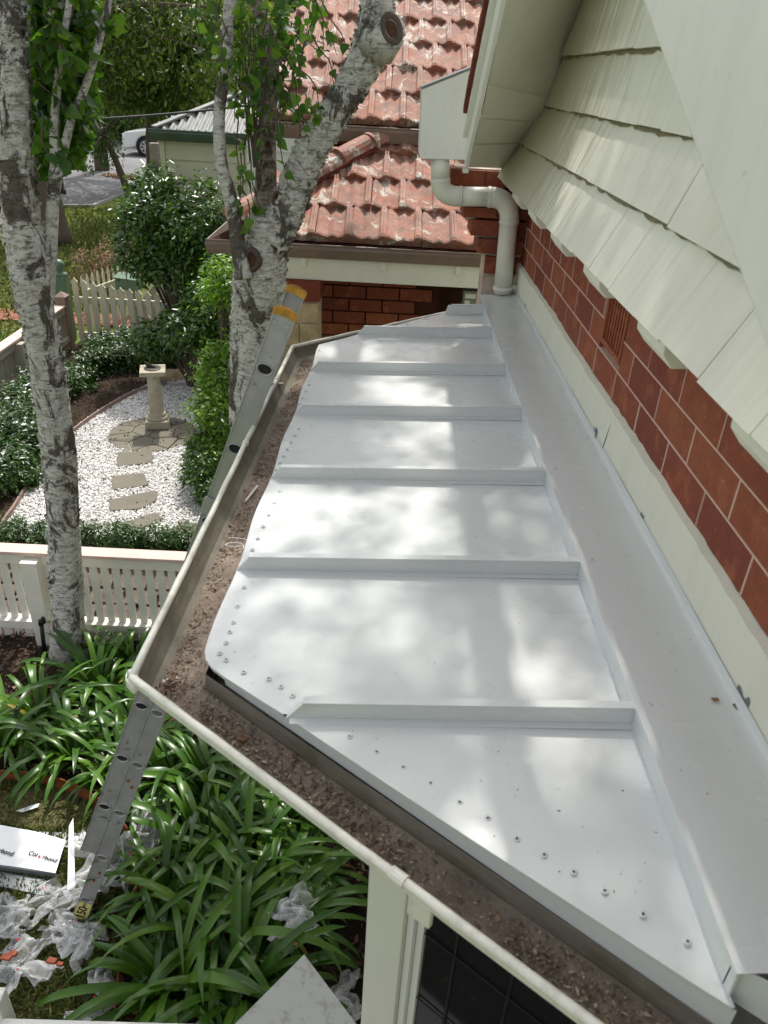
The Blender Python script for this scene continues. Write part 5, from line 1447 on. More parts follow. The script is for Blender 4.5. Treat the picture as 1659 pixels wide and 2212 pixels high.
# ---- right birch
Y2 = 4.25
b2 = thing('birch_tree', 'stout rough birch with a thick sawn limb in front of the tiled porch', 'tree', (-.8, Y2, 0))
m2 = [(590, 1560, 125), (575, 1300, 112), (560, 1050, 102), (550, 880, 100), (549, 780, 98), (553, 700, 100), (558, 630, 108), (562, 570, 112), (574, 515, 104), (590, 470, 92)]
tm2 = trunk_mesh(*px_path(m2, Y2), n=28, sub=10, rough=.10, seed=12); part('trunk', tm2, 'birch_bark', b2, smooth=True)
mid_ = [(572, 530, 70), (573, 450, 52), (575, 370, 44), (577, 290, 40), (580, 220, 40), (583, 160, 42), (578, 90, 36), (562, 40, 30), (552, 0, 26), (540, -80, 24), (530, -300, 18)]
part('branch', trunk_mesh(*px_path(mid_, Y2+.02), n=16, sub=6, rough=.07, seed=13), 'birch_bark_brown', b2, smooth=True)
big = [(590, 520, 80), (622, 455, 74), (642, 400, 70), (664, 345, 68), (694, 290, 68), (726, 238, 68), (757, 190, 70), (782, 146, 74), (800, 100, 76), (811, 50, 72), (817, 0, 68), (826, -120, 60), (850, -420, 50), (880, -800, 40)]
tm3 = trunk_mesh(*px_path(big, Y2-.05), n=24, sub=8, rough=.085, seed=14); part('branch', tm3, 'birch_bark', b2, smooth=True); bark_flakes(b2, [tm2, tm3], 2200, 6, .045)
thin = [(528, 600, 40), (516, 545, 33), (508, 480, 30), (496, 420, 29), (480, 365, 28), (474, 300, 26), (474, 240, 26), (482, 180, 25), (489, 120, 26), (493, 60, 25), (497, 0, 25), (505, -200, 20)]
part('branch', trunk_mesh(*px_path(thin, Y2-.15), n=14, sub=5, rough=.07, seed=15), 'birch_bark', b2, smooth=True)
# the sawn stub near the top of the limb
sa, sb = py(812, 100, Y2-.08), py(846, 62, Y2-.21)
part('sawn_stub', MB().tube([sa, sa.lerp(sb, .5), sb, sb.lerp(sa, .04)], [.09, .081, .071, .045], 22, True, lambda i, k, p: 1+.07*math.sin(3*k)+.05*math.sin(7*k+i)), 'birch_bark', b2, smooth=True)
dS = (sb-sa).normalized()
c = sb; scx = dS.cross(Vector((0, 0, 1))).normalized(); scy = scx.cross(dS)
mb = MB(); n = 20; vs = []; fs = []
for k in range(n):
    th = 2*math.pi*k/n
    for rr, h in ((.071, -.008), (.065, .008), (.051, .010), (.037, -.003), (.03, -.008)): vs.append(c+scx*(math.cos(th)*rr*(.82))+scy*(math.sin(th)*rr*1.05)+dS*h)
for k in range(n):
    for j in range(4): q = 5*k+j; q2 = 5*((k+1) % n)+j; fs.append((q, q2, q2+1, q+1))
lip_ = part('branch_scar', mb.add(vs, fs), 'brown_bark', b2, smooth=True)
part('scar_core', MB().add([c+scx*(math.cos(2*math.pi*k/n)*.036*.82)+scy*(math.sin(2*math.pi*k/n)*.036*1.05)-dS*.002 for k in range(n)], [tuple(range(n))]), 'heartwood', lip_)
scar(b2, 545, 562, Y2-.155, .034, .048, tilt=(-.25, -1, .1))
scar(b2, 600, 430, Y2-.105, .025, .03, tilt=(.1, -1, .15)); scar(b2, 580, 312, Y2-.08, .015, .018, tilt=(0, -1, 0))
st2 = []
for _ in range(46):
    x, y = r5.choice([(r5.uniform(530, 690), r5.uniform(-50, 110)), (r5.uniform(505, 560), r5.uniform(60, 320)), (r5.uniform(600, 660), r5.uniform(20, 170)), (r5.uniform(420, 500), r5.uniform(-30, 60)), (r5.uniform(585, 625), r5.uniform(150, 200))])
    st2.append((py(x, y, Y2+r5.uniform(-.3, .15)), (r5.gauss(0, .45), r5.gauss(0, .3), r5.uniform(-1.1, .1))))
for x, y in ((520, 330), (525, 380), (530, 290), (535, 430), (540, 330), (600, 235), (515, 260), (530, 210)): st2.append((py(x, y, Y2-.18), (r5.gauss(0, .1), 0, -1)))
twigs_and_leaves(b2, st2, r5, 300, .66, 1.0, .34)
vw = MB()
for k in range(11):                                     # upright water shoots beside the stem
    a = py(548+r5.uniform(-8, 10), 330+r5.uniform(-30, 40), Y2-.11); b = py(520+k*6+r5.uniform(-6, 6), 60+r5.uniform(-40, 60), Y2-.15)
    vw.tube([a, a.lerp(b, .5)+Vector((r5.uniform(-.04, .04), 0, 0)), b], [.006, .0045, .0025], 6)
part('water_shoots', vw, 'brown_bark', b2)
P = []
for _ in range(260):
    x, y = r5.choice([(r5.uniform(525, 690), r5.uniform(-60, 90)), (r5.uniform(505, 570), r5.uniform(0, 250)), (r5.uniform(590, 640), r5.uniform(0, 160))]); P.append(list(py(x, y, Y2+r5.uniform(-.3, .25))))
P = np.array(P); v_, f_ = foliage(nr, P, rand_dirs(nr, len(P)), .046, .3, .85, 'heart', .7)
part('foliage', np_mesh('foliage', v_, f_, 'birch_leaf', True), 'birch_leaf', b2, kind='stuff')
crown(b2, (.05, 5.0, 6.9), (1.7, 2.1, 1.3), 25000, 33, .06, 300, tight=.065)

# ---- background trees
def bg_tree(name, label, base, path, crowns, size, n, seed, m, r0=.18, group='street trees behind the garden'):
    t = thing(name, label, 'tree', (base[0], base[1], hz(base[0], base[1])), group)
    pts = [Vector(base)]+[Vector(p) for p in path]; rad = [r0*(1-.55*i/len(pts)) for i in range(len(pts))]
    part('trunk', trunk_mesh(pts, rad, 12, 5, .09, seed), 'brown_bark', t, smooth=True)
    rg = np.random.default_rng(seed); Vs = []; Fs = []; o = 0
    lm = MB(); rr = random.Random(seed)
    for (c, r, k) in crowns:
        P, O = bush_points(rg, c, r, int(n*k), 60, .16); v_, f_ = foliage(rg, P, O, size, .5, .38, 'diamond', .8); Vs.append(v_); Fs.append(f_+o); o += len(v_)
        for _ in range(5):
            q = Vector(c)+Vector((rr.uniform(-.8, .8)*r[0], rr.uniform(-.8, .8)*r[1], rr.uniform(-.5, .6)*r[2])); a = pts[-1].lerp(pts[-2], rr.random()*.5); lm.tube([a, a.lerp(q, .5)+Vector((0, 0, .2)), q], [r0*.38, r0*.25, r0*.08], 7)
    part('limbs', lm, 'brown_bark', t, smooth=True)
    part('crown', np_mesh('crown', np.concatenate(Vs), np.concatenate(Fs), m), m, t, kind='stuff')
tb = pg(132, 525)
bg_tree('street_tree', 'nearest dark street tree rising from the verge behind the left birch', (tb.x, tb.y, hz(tb.x, tb.y)), [(tb.x-.15, tb.y, 1.6), (tb.x+.1, tb.y+.2, 3.2), (tb.x+.5, tb.y+.5, 4.6)], [((tb.x+.6, tb.y+1.2, 4.9), (2.6, 2.2, 1.5), 1), ((tb.x+2.6, tb.y+1.5, 4.2), (1.6, 1.5, 1.2), .8), ((tb.x-1.6, tb.y+.6, 3.9), (1.6, 1.6, 1.5), .6)], .13, 7000, 41, 'street_leaf', .24)
tb2 = pg(222, 370)
bg_tree('street_tree', 'slim street tree standing at the far side of the road', (tb2.x, tb2.y, hz(tb2.x, tb2.y)), [(tb2.x, tb2.y, 1.5), (tb2.x+.1, tb2.y, 3.2), (tb2.x, tb2.y, 4.4)], [((tb2.x+1.5, tb2.y-1, 5.6), (3.6, 2.8, 1.9), 1), ((tb2.x+4.2, tb2.y-2.0, 4.4), (2.2, 2.0, 1.5), .7)], .17, 9000, 42, 'street_leaf', .24)
tb3 = pg(279, 425); t3 = py(238, 320, tb3.y)
bg_tree('street_tree', 'thin leaning street tree with dark drooping leaves at the kerb', (tb3.x, tb3.y, hz(tb3.x, tb3.y)), [py(262, 375, tb3.y), t3, py(222, 280, tb3.y)], [(list(py(205, 290, tb3.y)), (.7, .6, .5), .07), (list(py(190, 330, tb3.y)), (.5, .5, .4), .05), (list(py(275, 225, tb3.y)), (1.2, 1.0, .4), .10), (list(py(235, 330, tb3.y)), (.4, .3, .4), .03)], .12, 6000, 43, 'birch_leaf_far', .10)
q = py(400, 120, 24)
bg_tree('street_tree', 'yellow-green tree with a bent bough above the corrugated roof', (q.x+.6, 24, hz(0, 24)), [(q.x+.5, 24, 2), (q.x+.2, 24, 3.4), (q.x-.2, 24, 4.2)], [(list(py(420, 90, 24)), (1.2, 1.2, .9), .5), (list(py(450, 20, 24)), (1.5, 1.2, .8), .5), (list(py(380, 30, 26)), (1.4, 1.2, 1.0), .5)], .18, 6500, 44, 'yellow_leaf', .16)
q = py(330, 150, 20)
bg_tree('street_tree', 'dense olive tree hanging over the road left of the cottage roof', (q.x-.4, 20.5, hz(0, 20.5)), [(q.x-.3, 20.5, 2), (q.x-.1, 20.5, 3.0), (q.x+.1, 20.5, 3.8)], [(list(py(300, 130, 20)), (1.5, 1.2, 1.0), .9), (list(py(400, 180, 19.5)), (1.0, .9, .65), .5), (list(py(300, 40, 20)), (1.9, 1.3, 1.0), .8)], .13, 9000, 45, 'street_leaf', .16)
for i, (x, y, Y, r) in enumerate(((60, 60, 46, 7), (230, 90, 52, 7), (360, 60, 48, 6), (480, 60, 44, 5.5), (560, 40, 46, 5.5), (140, 20, 40, 6), (660, 0, 60, 9))):
    q = py(x, y, Y); lbs = ['far rounded tree closing the street behind the left birch', 'far tree above the bright road', 'far tree in the gap over the pale road end', 'far tree behind the thin birch stem', 'far tree behind the birch water shoots', 'far tall tree at the upper left behind the birch leaves', 'farthest wide tree behind the tiled roof']
    bg_tree('far_tree', lbs[i], (q.x, Y, .35), [(q.x, Y, 2), (q.x+.2, Y, 3.5)], [((q.x, Y, q.z+.8), (r, r*.6, r*.55), 1), ((q.x+r*.5, Y-1, 2.6), (r*.6, r*.5, 2.2), .5)], .42, 5200, 60+i, 'street_leaf' if i % 2 else 'yellow_leaf', .3, 'far trees along the street')

# ================================================================== shrubs and hedges
def shrub(name, label, cat, blobs, size, n, seed, m, group=None, ratio=.42, stem=True, stemxy=None, clumps=60, tight=.17):
    c0 = blobs[0][0]; b = (stemxy or (c0[0], c0[1])); t = thing(name, label, cat, (b[0], b[1], 0), group)
    rg = np.random.default_rng(seed); Vs = []; Fs = []; o = 0; tot = sum(r[0]*r[1]+r[1]*r[2]+r[0]*r[2] for _, r in blobs)
    for c, r in blobs:
        k = int(n*(r[0]*r[1]+r[1]*r[2]+r[0]*r[2])/tot); P, O = bush_points(rg, c, r, k, clumps, tight, floor=.03); v_, f_ = foliage(rg, P, O, size, .75, ratio); Vs.append(v_); Fs.append(f_+o); o += len(v_)
    part('foliage', np_mesh('foliage', np.concatenate(Vs), np.concatenate(Fs), m), m, t, kind='stuff')
    if stem:
        sm = MB(); rr = random.Random(seed)
        for c, r in blobs:
            for _ in range(4):
                q = Vector(c)+Vector((rr.uniform(-.6, .6)*r[0], rr.uniform(-.6, .6)*r[1], rr.uniform(-.3, .6)*r[2])); a = Vector((b[0]+rr.uniform(-.06, .06), b[1]+rr.uniform(-.06, .06), 0)); sm.tube([a, a.lerp(q, .5)+Vector((rr.uniform(-.05, .05), 0, .05)), q], [.022, .016, .006], 6)
        part('stems', sm, 'brown_bark', t)
    return t
def Bp(x, y, Y): return tuple(py(x, y, Y))
shrub('glossy_shrub', 'tall glossy dark green shrub in front of the weatherboard cottage', 'shrub', [(Bp(360, 470, 9.9), (.52, .5, .5)), (Bp(440, 470, 9.7), (.5, .45, .42)), (Bp(310, 540, 9.9), (.36, .4, .42)), (Bp(400, 560, 9.8), (.55, .45, .42)), (Bp(330, 420, 10.0), (.28, .3, .32)), (Bp(470, 520, 9.6), (.3, .3, .4))], .078, 12500, 71, 'shrub_leaf', stemxy=(Bp(400, 650, 9.8)[0], 9.8), clumps=70)
shrub('mid_shrub', 'spreading green shrub behind the sundial with shiny leaves', 'shrub', [(Bp(425, 700, 9.0), (.42, .4, .30)), (Bp(480, 650, 8.7), (.36, .35, .32)), (Bp(350, 730, 9.4), (.42, .4, .22)), (Bp(470, 730, 8.6), (.36, .3, .25)), (Bp(490, 575, 8.6), (.2, .2, .28))], .075, 9000, 72, 'shrub_leaf', stemxy=(-2.4, 9.3), clumps=60)
shrub('bright_shrub', 'bright yellow-green shrub between the gravel and the stout birch', 'shrub', [(Bp(475, 820, 7.2), (.26, .28, .26)), (Bp(470, 920, 6.9), (.24, .26, .34)), (Bp(455, 1010, 6.6), (.2, .2, .2)), (Bp(500, 780, 7.3), (.24, .22, .22))], .055, 9500, 73, 'bright_leaf', stemxy=(-1.75, 7.1), clumps=70, tight=.2)
shrub('trailing_shrub', 'dark trailing shrub foot hanging over the right edge of the gravel', 'shrub', [(Bp(430, 1010, 6.5), (.16, .18, .16)), (Bp(470, 1060, 6.3), (.18, .2, .14)), (Bp(440, 960, 6.8), (.14, .16, .14))], .05, 3600, 74, 'shrub_leaf', stemxy=(-1.6, 6.6), clumps=40, tight=.22)
for i, (x, y, Y, r) in enumerate([(250, 770, 9.9, (.40, .3, .2)), (190, 790, 9.6, (.3, .34, .2)), (150, 830, 9.0, (.28, .36, .2)), (320, 770, 10.0, (.4, .28, .2)), (240, 745, 10.2, (.34, .2, .2))]):
    lbl = ['low dark hedge clump left of the sundial table', 'low hedge clump between the sundial and the corner post', 'low hedge clump against the left birch stem', 'low hedge clump straight behind the sundial', 'low hedge clump below the picket fence']
    shrub('hedge_shrub', lbl[i], 'hedge', [(Bp(x, y, Y), r)], .05, 3800, 80+i, 'hedge_leaf', 'clipped hedge clumps round the gravel', clumps=36, tight=.2, stem=False)
for i, (x, y, Y) in enumerate([(50, 930, 8.0), (95, 890, 8.5), (25, 1000, 7.2), (75, 1010, 7.2), (20, 1080, 6.5), (60, 960, 7.6)]):
    c = list(Bp(x, y, Y)); c[2] = .17
    lbl = ['gardenia hedge clump by the boarded fence, upper middle', 'gardenia hedge clump touching the left birch, uppermost', 'gardenia hedge clump at the left edge, middle', 'gardenia hedge clump beside the edging strip, middle', 'gardenia hedge clump at the left edge, lowest', 'gardenia hedge clump in the centre of the row']
    t = shrub('gardenia_shrub', lbl[i], 'hedge', [(c, (.30, .34, .2))], .055, 3600, 90+i, 'hedge_leaf', 'gardenia hedge along the boarded fence', clumps=36, tight=.22, stem=False)
    for k in range(3):
        a = Vector(c)+Vector((r5.uniform(-.22, .22), r5.uniform(-.2, .1), .17+r5.uniform(0, .06))); mb = MB()
        for j in range(6):
            th = j*1.047; mb.add([a, a+Vector((.022*math.cos(th-.35), .022*math.sin(th-.35), .006)), a+Vector((.032*math.cos(th), .032*math.sin(th), .004)), a+Vector((.022*math.cos(th+.35), .022*math.sin(th+.35), .006))], [(0, 1, 2, 3)])
        part('flower', mb, 'white_print', t)
for i in range(7):
    x = -3.0+i*.30; lbl = ['leftmost', 'second from left', 'third from left', 'fourth from left', 'fifth from left', 'sixth from left', 'rightmost'][i]
    shrub('box_plant', 'low box plant behind the slatted fence, '+lbl+' of the row', 'hedge', [((x, 5.42, .14), (.17, .12, .12))], .034, 2100, 110+i, 'hedge_leaf', 'low box row behind the white slatted fence', clumps=26, tight=.28, stem=False)
q = pz(235, 640, .2)
shrub('twiggy_shrub', 'twiggy pinkish shrub on the verge beyond the picket fence', 'shrub', [(Bp(215, 575, 13.4), (.6, .4, .3)), (Bp(245, 555, 13.2), (.35, .3, .3))], .05, 2200, 130, 'dry_leaf', clumps=30, tight=.22)
shrub('porch_shrub', 'small sunlit shrub between the thin birch stem and the porch gutter', 'shrub', [(Bp(478, 590, 7.6), (.14, .15, .16)), (Bp(505, 620, 7.5), (.12, .15, .14)), (Bp(470, 640, 7.7), (.18, .16, .14))], .06, 1500, 131, 'bright_leaf', clumps=24, tight=.3)

# ================================================================== strap-leaved plants
def strap_mesh(L, w_, arch, seed):
    r_ = random.Random(seed); mb = MB(); n = 9; vs = []; fs = []; ang = r_.uniform(.85, 1.2); x, z = 0., 0.; tw = r_.uniform(-.5, .5)
    for k in range(n+1):
        t = k/n; ww = w_*(.55+.45*min(1, t*4))*(1-max(0, (t-.55)/.45)**2.2*.95)
        side = Vector((0, 1, 0)); c, s_ = math.cos(tw*t), math.sin(tw*t)
        nx_, nz_ = -math.sin(ang), math.cos(ang)
        sd_ = Vector((nx_*s_, c, nz_*s_)); up = Vector((nx_*c, -s_, nz_*c))
        for j in (-1, 0, 1): vs.append(Vector((x, 0, z))+sd_*(ww/2*j)+up*(abs(j)*ww*.16))
        x += math.cos(ang)*L/n; z += math.sin(ang)*L/n; ang -= arch/n*(.5+1.2*t)
    for k in range(n):
        for j in (0, 1): q = 3*k+j; fs.append((q, q+1, q+4, q+3))
    return mb.add(vs, fs).mesh('leaf', 'strap_leaf', True)
straps = [strap_mesh(r5.uniform(.46, .66), r5.uniform(.028, .040), r5.uniform(1.8, 3.0), s) for s in range(16)]
ystr = [strap_mesh(.42, .022, 2.4, 50+s) for s in range(2)]
for m_ in ystr: m_.materials.clear(); m_.materials.append(mat('yellow_strap'))
ag = [(215, 1500, 1.05), (290, 1440, .9), (90, 1560, 1.0), (160, 1640, 1.0), (30, 1620, .9), (300, 1600, 1.0), (375, 1700, 1.0), (470, 1740, 1.0), (560, 1700, .95), (620, 1790, .95), (440, 1850, 1.05), (540, 1900, 1.05), (370, 1960, 1.0), (600, 2010, 1.1), (470, 2040, 1.15), (380, 2150, 1.1), (520, 2170, 1.15), (640, 1900, .85), (260, 1690, .9), (500, 1640, .9)]
agl = ['behind the ladder below the slatted fence', 'nearest the fence, right of the birch foot', 'left of the birch foot, spreading over the mulch', 'large and central left of the ladder', 'at the left edge above the rusty edging', 'just left of the ladder rails', 'right of the ladder, upper part of the bed', 'under the gutter corner, middle of the bed', 'close under the near gutter, upper', 'close under the near gutter, lower', 'in the middle of the bed with a pale flower bud', 'in the middle of the bed, right side', 'behind the crumpled plastic at the foot of the ladder', 'nearest the white corner post, with plastic caught in it', 'largest, in the lower middle of the bed', 'overhanging the lawn at the lower left of the bed', 'at the bottom edge above the leaning metal sheet', 'small, on bare mulch beside the corner post', 'small, left of the ladder at the rusty edging', 'small, under the gutter below the corner']
for i, (x, y, s) in enumerate(ag):
    c = pz(x, y, 0.0); t = thing('agapanthus', 'strap-leaved green clump '+agl[i], 'plant', (c.x, c.y, 0), 'strap-leaved clumps in the mulch bed')
    nl = 46
    for k in range(nl):
        a = k*2.39996+r5.uniform(-.3, .3); rr = r5.uniform(.005, .05); sc_ = s*r5.uniform(.75, 1.15)
        yel = r5.random() < .05
        o = link('leaf', (ystr[k % 2] if yel else straps[r5.randrange(16)]), t, (c.x+rr*math.cos(a), c.y+rr*math.sin(a), .004), (r5.gauss(0, .12), r5.uniform(-.38, .28)+(.3 if yel else 0), a), (sc_, sc_*r5.uniform(.85, 1.15), sc_))
    if i == 10:
        b = Vector((c.x+.02, c.y, 0)); tp = Vector((c.x+.06, c.y-.05, .62)); fs_ = part('flower_stalk', MB().tube([b, b.lerp(tp, .5)+Vector((.02, 0, 0)), tp], .006, 8), 'strap_leaf', t, smooth=True)
        part('bud', MB().lathe([(.004, 0), (.014, .015), (.015, .04), (.008, .065), (.001, .085)], tp, 10), 'bright_leaf', t, smooth=True)

# ================================================================== rubbish on the lawn
def film(name, label, c, w_, l_, rz, amp, seed, folds=5, z0=.02, lift=.0, edge_cut=.18):
    """crumpled clear film, a real folded sheet"""
    r_ = random.Random(seed); n, m_ = 22, 18; vs = []; fs = []
    ph = [r_.uniform(0, 6.28) for _ in range(10)]; cs, sn = math.cos(rz), math.sin(rz)
    for j in range(m_+1):
        for i in range(n+1):
            u_, v = i/n-.5, j/m_-.5
            pin = 1-.5*math.exp(-((v-.1*math.sin(ph[9]))/.16)**2)
            xx = u_*w_*pin+.04*math.sin(9*v+ph[0])+.02*math.sin(21*v+ph[1]); yy = v*l_+.03*math.sin(10*u_+ph[2])
            zz = amp*(.5*abs(math.sin(folds*1.5*u_+3*v+ph[3]))+.35*abs(math.sin(folds*2.6*u_-5*v+ph[4]))+.18*abs(math.sin(9*v+5*u_+ph[5])))
            zz *= (1-.6*(2*abs(u_))**3)
            xx += r_.uniform(-1, 1)*.003; yy += r_.uniform(-1, 1)*.003
            edge = 1-edge_cut*abs(math.sin(6*u_+ph[6]))*(2*abs(v))**4
            vs.append((c[0]+cs*xx-sn*yy*edge, c[1]+sn*xx+cs*yy*edge, z0+zz+lift*(v+.5)+r_.uniform(0, .002)))
    for j in range(m_):
        for i in range(n): q = j*(n+1)+i; fs.append((q, q+1, q+n+2, q+n+1))
    o = single(name, MB().add(vs, fs), 'plastic_film', label, 'plastic wrap', 'discarded clear plastic wrap', smooth=True); return o
def brand_text(size):
    return text_mesh('Col', size, 'lettering', 'ink'), text_mesh('rbond', size, 'lettering', 'ink')
tC, tR = brand_text(.036)
dotm = MB().lathe([(.0075, 0), (.0075, .0004)], (0, 0, 0), 14).mesh('lettering_dot', 'ink_red')
def brand(parent, c, ang, s=1.0, z=.0):
    ax = Vector((math.cos(ang), math.sin(ang), 0)); ay = Vector((-math.sin(ang), math.cos(ang), 0))
    for me, dx in ((tC, -.052), (tR, .050)):
        o = place_text(me, 'lettering', parent, Vector(c)+ax*dx*s, ax, ay, .0015); o.scale = (s, s, s)
    o = link('lettering_dot', dotm, parent, Vector(c)+ax*(-.011*s)+ay*(-.004*s)+Vector((0, 0, .0012))); o.scale = (s, s, s)
# printed white offcut lying on the lawn
so_ = [pz(x, y, .07) for x, y in [(-60, 1772), (0, 1782), (75, 1796), (142, 1815), (120, 1886), (60, 1876), (0, 1868), (-60, 1862)]]
of = thing('metal_offcut', 'large white roofing offcut with printed lettering lying on the lawn', 'offcut', so_[2])
part('sheet', MB().prism([(p.x, p.y, .068) for p in so_], (0, 0, .003)), 'white_print', of)
part('turned_edge', MB().prism([(so_[4].x, so_[4].y, .018), (so_[7].x, so_[7].y, .018), (so_[7].x, so_[7].y, .067), (so_[4].x, so_[4].y, .067)], (0, .003, 0)), 'sheet_back', of)
d0 = (so_[3]-so_[1]); ang0 = math.atan2(d0.y, d0.x)
brand(of, pz(90, 1850, .075), ang0-.05, .95); brand(of, pz(-4, 1836, .075), ang0-.05, .95)
s2 = [pz(x, y, .03) for x, y in [(-40, 1880), (0, 1884), (95, 1900), (120, 1920), (95, 1935), (0, 1915), (-40, 1915)]]
single('metal_offcut', MB().prism([(p.x, p.y, .022) for p in s2], (0, 0, .012)), 'sheet_back', 'grey folded offcut under the printed sheet on the lawn', 'offcut')
s3 = [pz(x, y, .16) for x, y in [(148, 1783), (158, 1768), (158, 1880), (141, 1885)]]
single('metal_offcut', MB().prism([(s3[0].x, s3[0].y, .15), (s3[1].x, s3[1].y, .16), (s3[2].x, s3[2].y-.02, .05), (s3[3].x, s3[3].y-.02, .05)], (0, .004, .002)), 'white_print', 'narrow white strip with a slanted end propped beside the printed sheet', 'offcut')
s4 = [pz(x, y, .02) for x, y in [(60, 1797), (212, 1800), (215, 1820), (160, 1835), (70, 1812)]]
single('metal_offcut', MB().prism([(p.x, p.y, .020) for p in s4], (0, 0, .003)), 'sheet_smeared', 'pale grey offcut strip behind the propped white strip', 'offcut')
s5 = [pz(x, y, .03) for x, y in [(35, 1752), (75, 1738), (86, 1736), (82, 1744), (48, 1755)]]
single('metal_offcut', MB().prism([(p.x, p.y, .030) for p in s5], (0, 0, .003)), 'white_print', 'small white sliver on the grass beside the rusty edging', 'offcut')
def filmat(x, y, *a, **k):
    p = pz(x, y, .05); return film(a[0], a[1], (p.x, p.y), *a[2:], **k)
fm = [filmat(215, 1880, 'plastic_wrap', 'clear plastic wrap crumpled behind the ladder foot', .22, .32, .3, .13, 1, 6, lift=.06),
      filmat(285, 1850, 'plastic_wrap', 'tall clear plastic wrap standing right of the ladder', .22, .42, -.35, .16, 2, 5, lift=.10),
      filmat(125, 1945, 'plastic_wrap', 'clear plastic wrap spread left of the ladder foot', .26, .16, .5, .07, 3, 6),
      filmat(25, 1985, 'plastic_wrap', 'milky plastic wrap heaped at the left edge of the picture', .18, .22, .2, .10, 4, 7),
      filmat(150, 2010, 'plastic_wrap', 'ring-shaped twist of plastic wrap on the grass', .26, .11, -.35, .08, 5, 8),
      filmat(50, 2080, 'plastic_wrap', 'plastic wrap with shards of terracotta on it', .24, .24, .4, .07, 6, 7),
      filmat(175, 2035, 'plastic_wrap', 'white bunched plastic wrap right of the ring on the grass', .13, .16, 1.1, .08, 7, 8),
      filmat(215, 2165, 'plastic_wrap', 'white plastic wrap beside the lowest strap-leaved clump', .13, .28, -.15, .11, 8, 6),
      filmat(640, 2045, 'plastic_wrap', 'clear plastic wrap caught in the leaves above the leaning sheet', .16, .18, .3, .12, 9, 5, z0=.24),
      filmat(745, 2165, 'plastic_wrap', 'small clear plastic wrap on the mulch beside the leaning sheet', .09, .2, .2, .08, 10, 5)]
for i, (x, y, a, s) in ((2, (95, 1915, .95, .8)), (3, (40, 2025, 1.25, .8)), (1, (285, 1840, 1.1, .85)), (0, (232, 1868, .4, .75)), (4, (165, 1990, .3, .6)), (5, (40, 2090, 1.1, .7)), (7, (208, 2150, .3, .7)), (8, (640, 2035, 1.2, .7))):
    z_ = {2: .12, 3: .18, 1: .24, 0: .20, 4: .13, 5: .14, 7: .14, 8: .36}[i]
    brand(fm[i], pz(x, y, z_), a, s)
for x, y, L in ((14, 2070, .05), (28, 2062, .04), (112, 2078, .045), (130, 2085, .03), (318, 2010, .014)):
    p = pz(x, y, .15 if x < 300 else .02); mb = MB().prism([(p.x-L*.5, p.y-L*.2, p.z), (p.x+L*.4, p.y-L*.3, p.z), (p.x+L*.55, p.y+L*.2, p.z), (p.x-L*.3, p.y+L*.35, p.z)], (0, 0, .016))
    single('terracotta_shard', mb, 'terracotta_shard', {14: 'terracotta shard on the plastic at the left edge', 28: 'terracotta shard beside the leftmost shard on the plastic', 112: 'terracotta shard on the plastic, farther right and larger', 130: 'terracotta shard at the right end of the plastic', 318: 'tiny terracotta crumb on the bare grass'}[x], 'shard', 'terracotta shards', bevel=.003)
# leaning smeared sheet at the bottom
apx, lf_, rt_ = pz(656, 2063, .95), pz(470, 2250, .95), pz(790, 2240, .95)
ap = pz(656, 2063, .80); l2 = pz(440, 2280, .95); r2 = pz(800, 2255, .70)
nrm = (l2-ap).cross(r2-ap).normalized()
single('leaning_sheet', MB().prism([ap, l2, l2+(r2-ap)*1.6, r2+(l2-ap)*.9+(r2-ap)*.7, r2+(r2-ap)*.7], nrm*.004), 'sheet_smeared', 'pale metal sheet with a brown smear rising from the bottom edge', 'metal sheet')
# painted timber at the lower left
wa, wb = pz(-60, 2196, .55), pz(500, 2214, .55)
wt = thing('timber_rail', 'white painted timber rail with peeling top along the bottom left edge', 'rail', (wa.x, wa.y, 0))
part('rail', MB().bar(wa-Vector((0, .035, .035)), wb+Vector((.3, -.03, -.035)), .07, .07), 'white_paint', wt, bevel=.006)
wq = pz(2, 2150, .62); part('upright', MB().box((wq.x-.08, wq.y-.05, 0), (wq.x+.015, wq.y+.02, .64)), 'white_paint', wt, bevel=.006)
part('leg', MB().box((wb.x+.1, wb.y-.09, 0), (wb.x+.16, wb.y-.03, .48)), 'white_paint', wt)
# irrigation riser at the fence post
ip = pz(97, 1412, 0.0); it = thing('sprinkler_riser', 'black plastic sprinkler riser in front of the white fence post', 'sprinkler', (ip.x, ip.y, 0))
tpz = py(88, 1342, ip.y)
part('riser', MB().tube([(ip.x, ip.y, 0), (tpz.x, ip.y, tpz.z-.02)], .014, 12), 'black_plastic', it, smooth=True)
part('elbow', MB().tube([(tpz.x-.004, ip.y, tpz.z-.03), (tpz.x-.002, ip.y, tpz.z), (tpz.x+.03, ip.y-.01, tpz.z+.004)], .017, 12), 'black_plastic', it, smooth=True)
part('nozzle', MB().lathe([(.014, 0), (.016, .012), (.012, .03), (.008, .036)], (tpz.x+.024, ip.y-.01, tpz.z+.008), 12), 'black_plastic', it, smooth=True)
# service cable
cA, cB = py(-60, 263, 8.9), py(560, 224, 9.9)
cpts = [cA.lerp(cB, k/16)+Vector((0, 0, -.05*4*(k/16)*(1-k/16))) for k in range(17)]
single('service_cable', MB().tube(cpts, .013, 8), 'cable_black', 'thick black service cable crossing in front of the corrugated roof', 'cable', smooth=True)

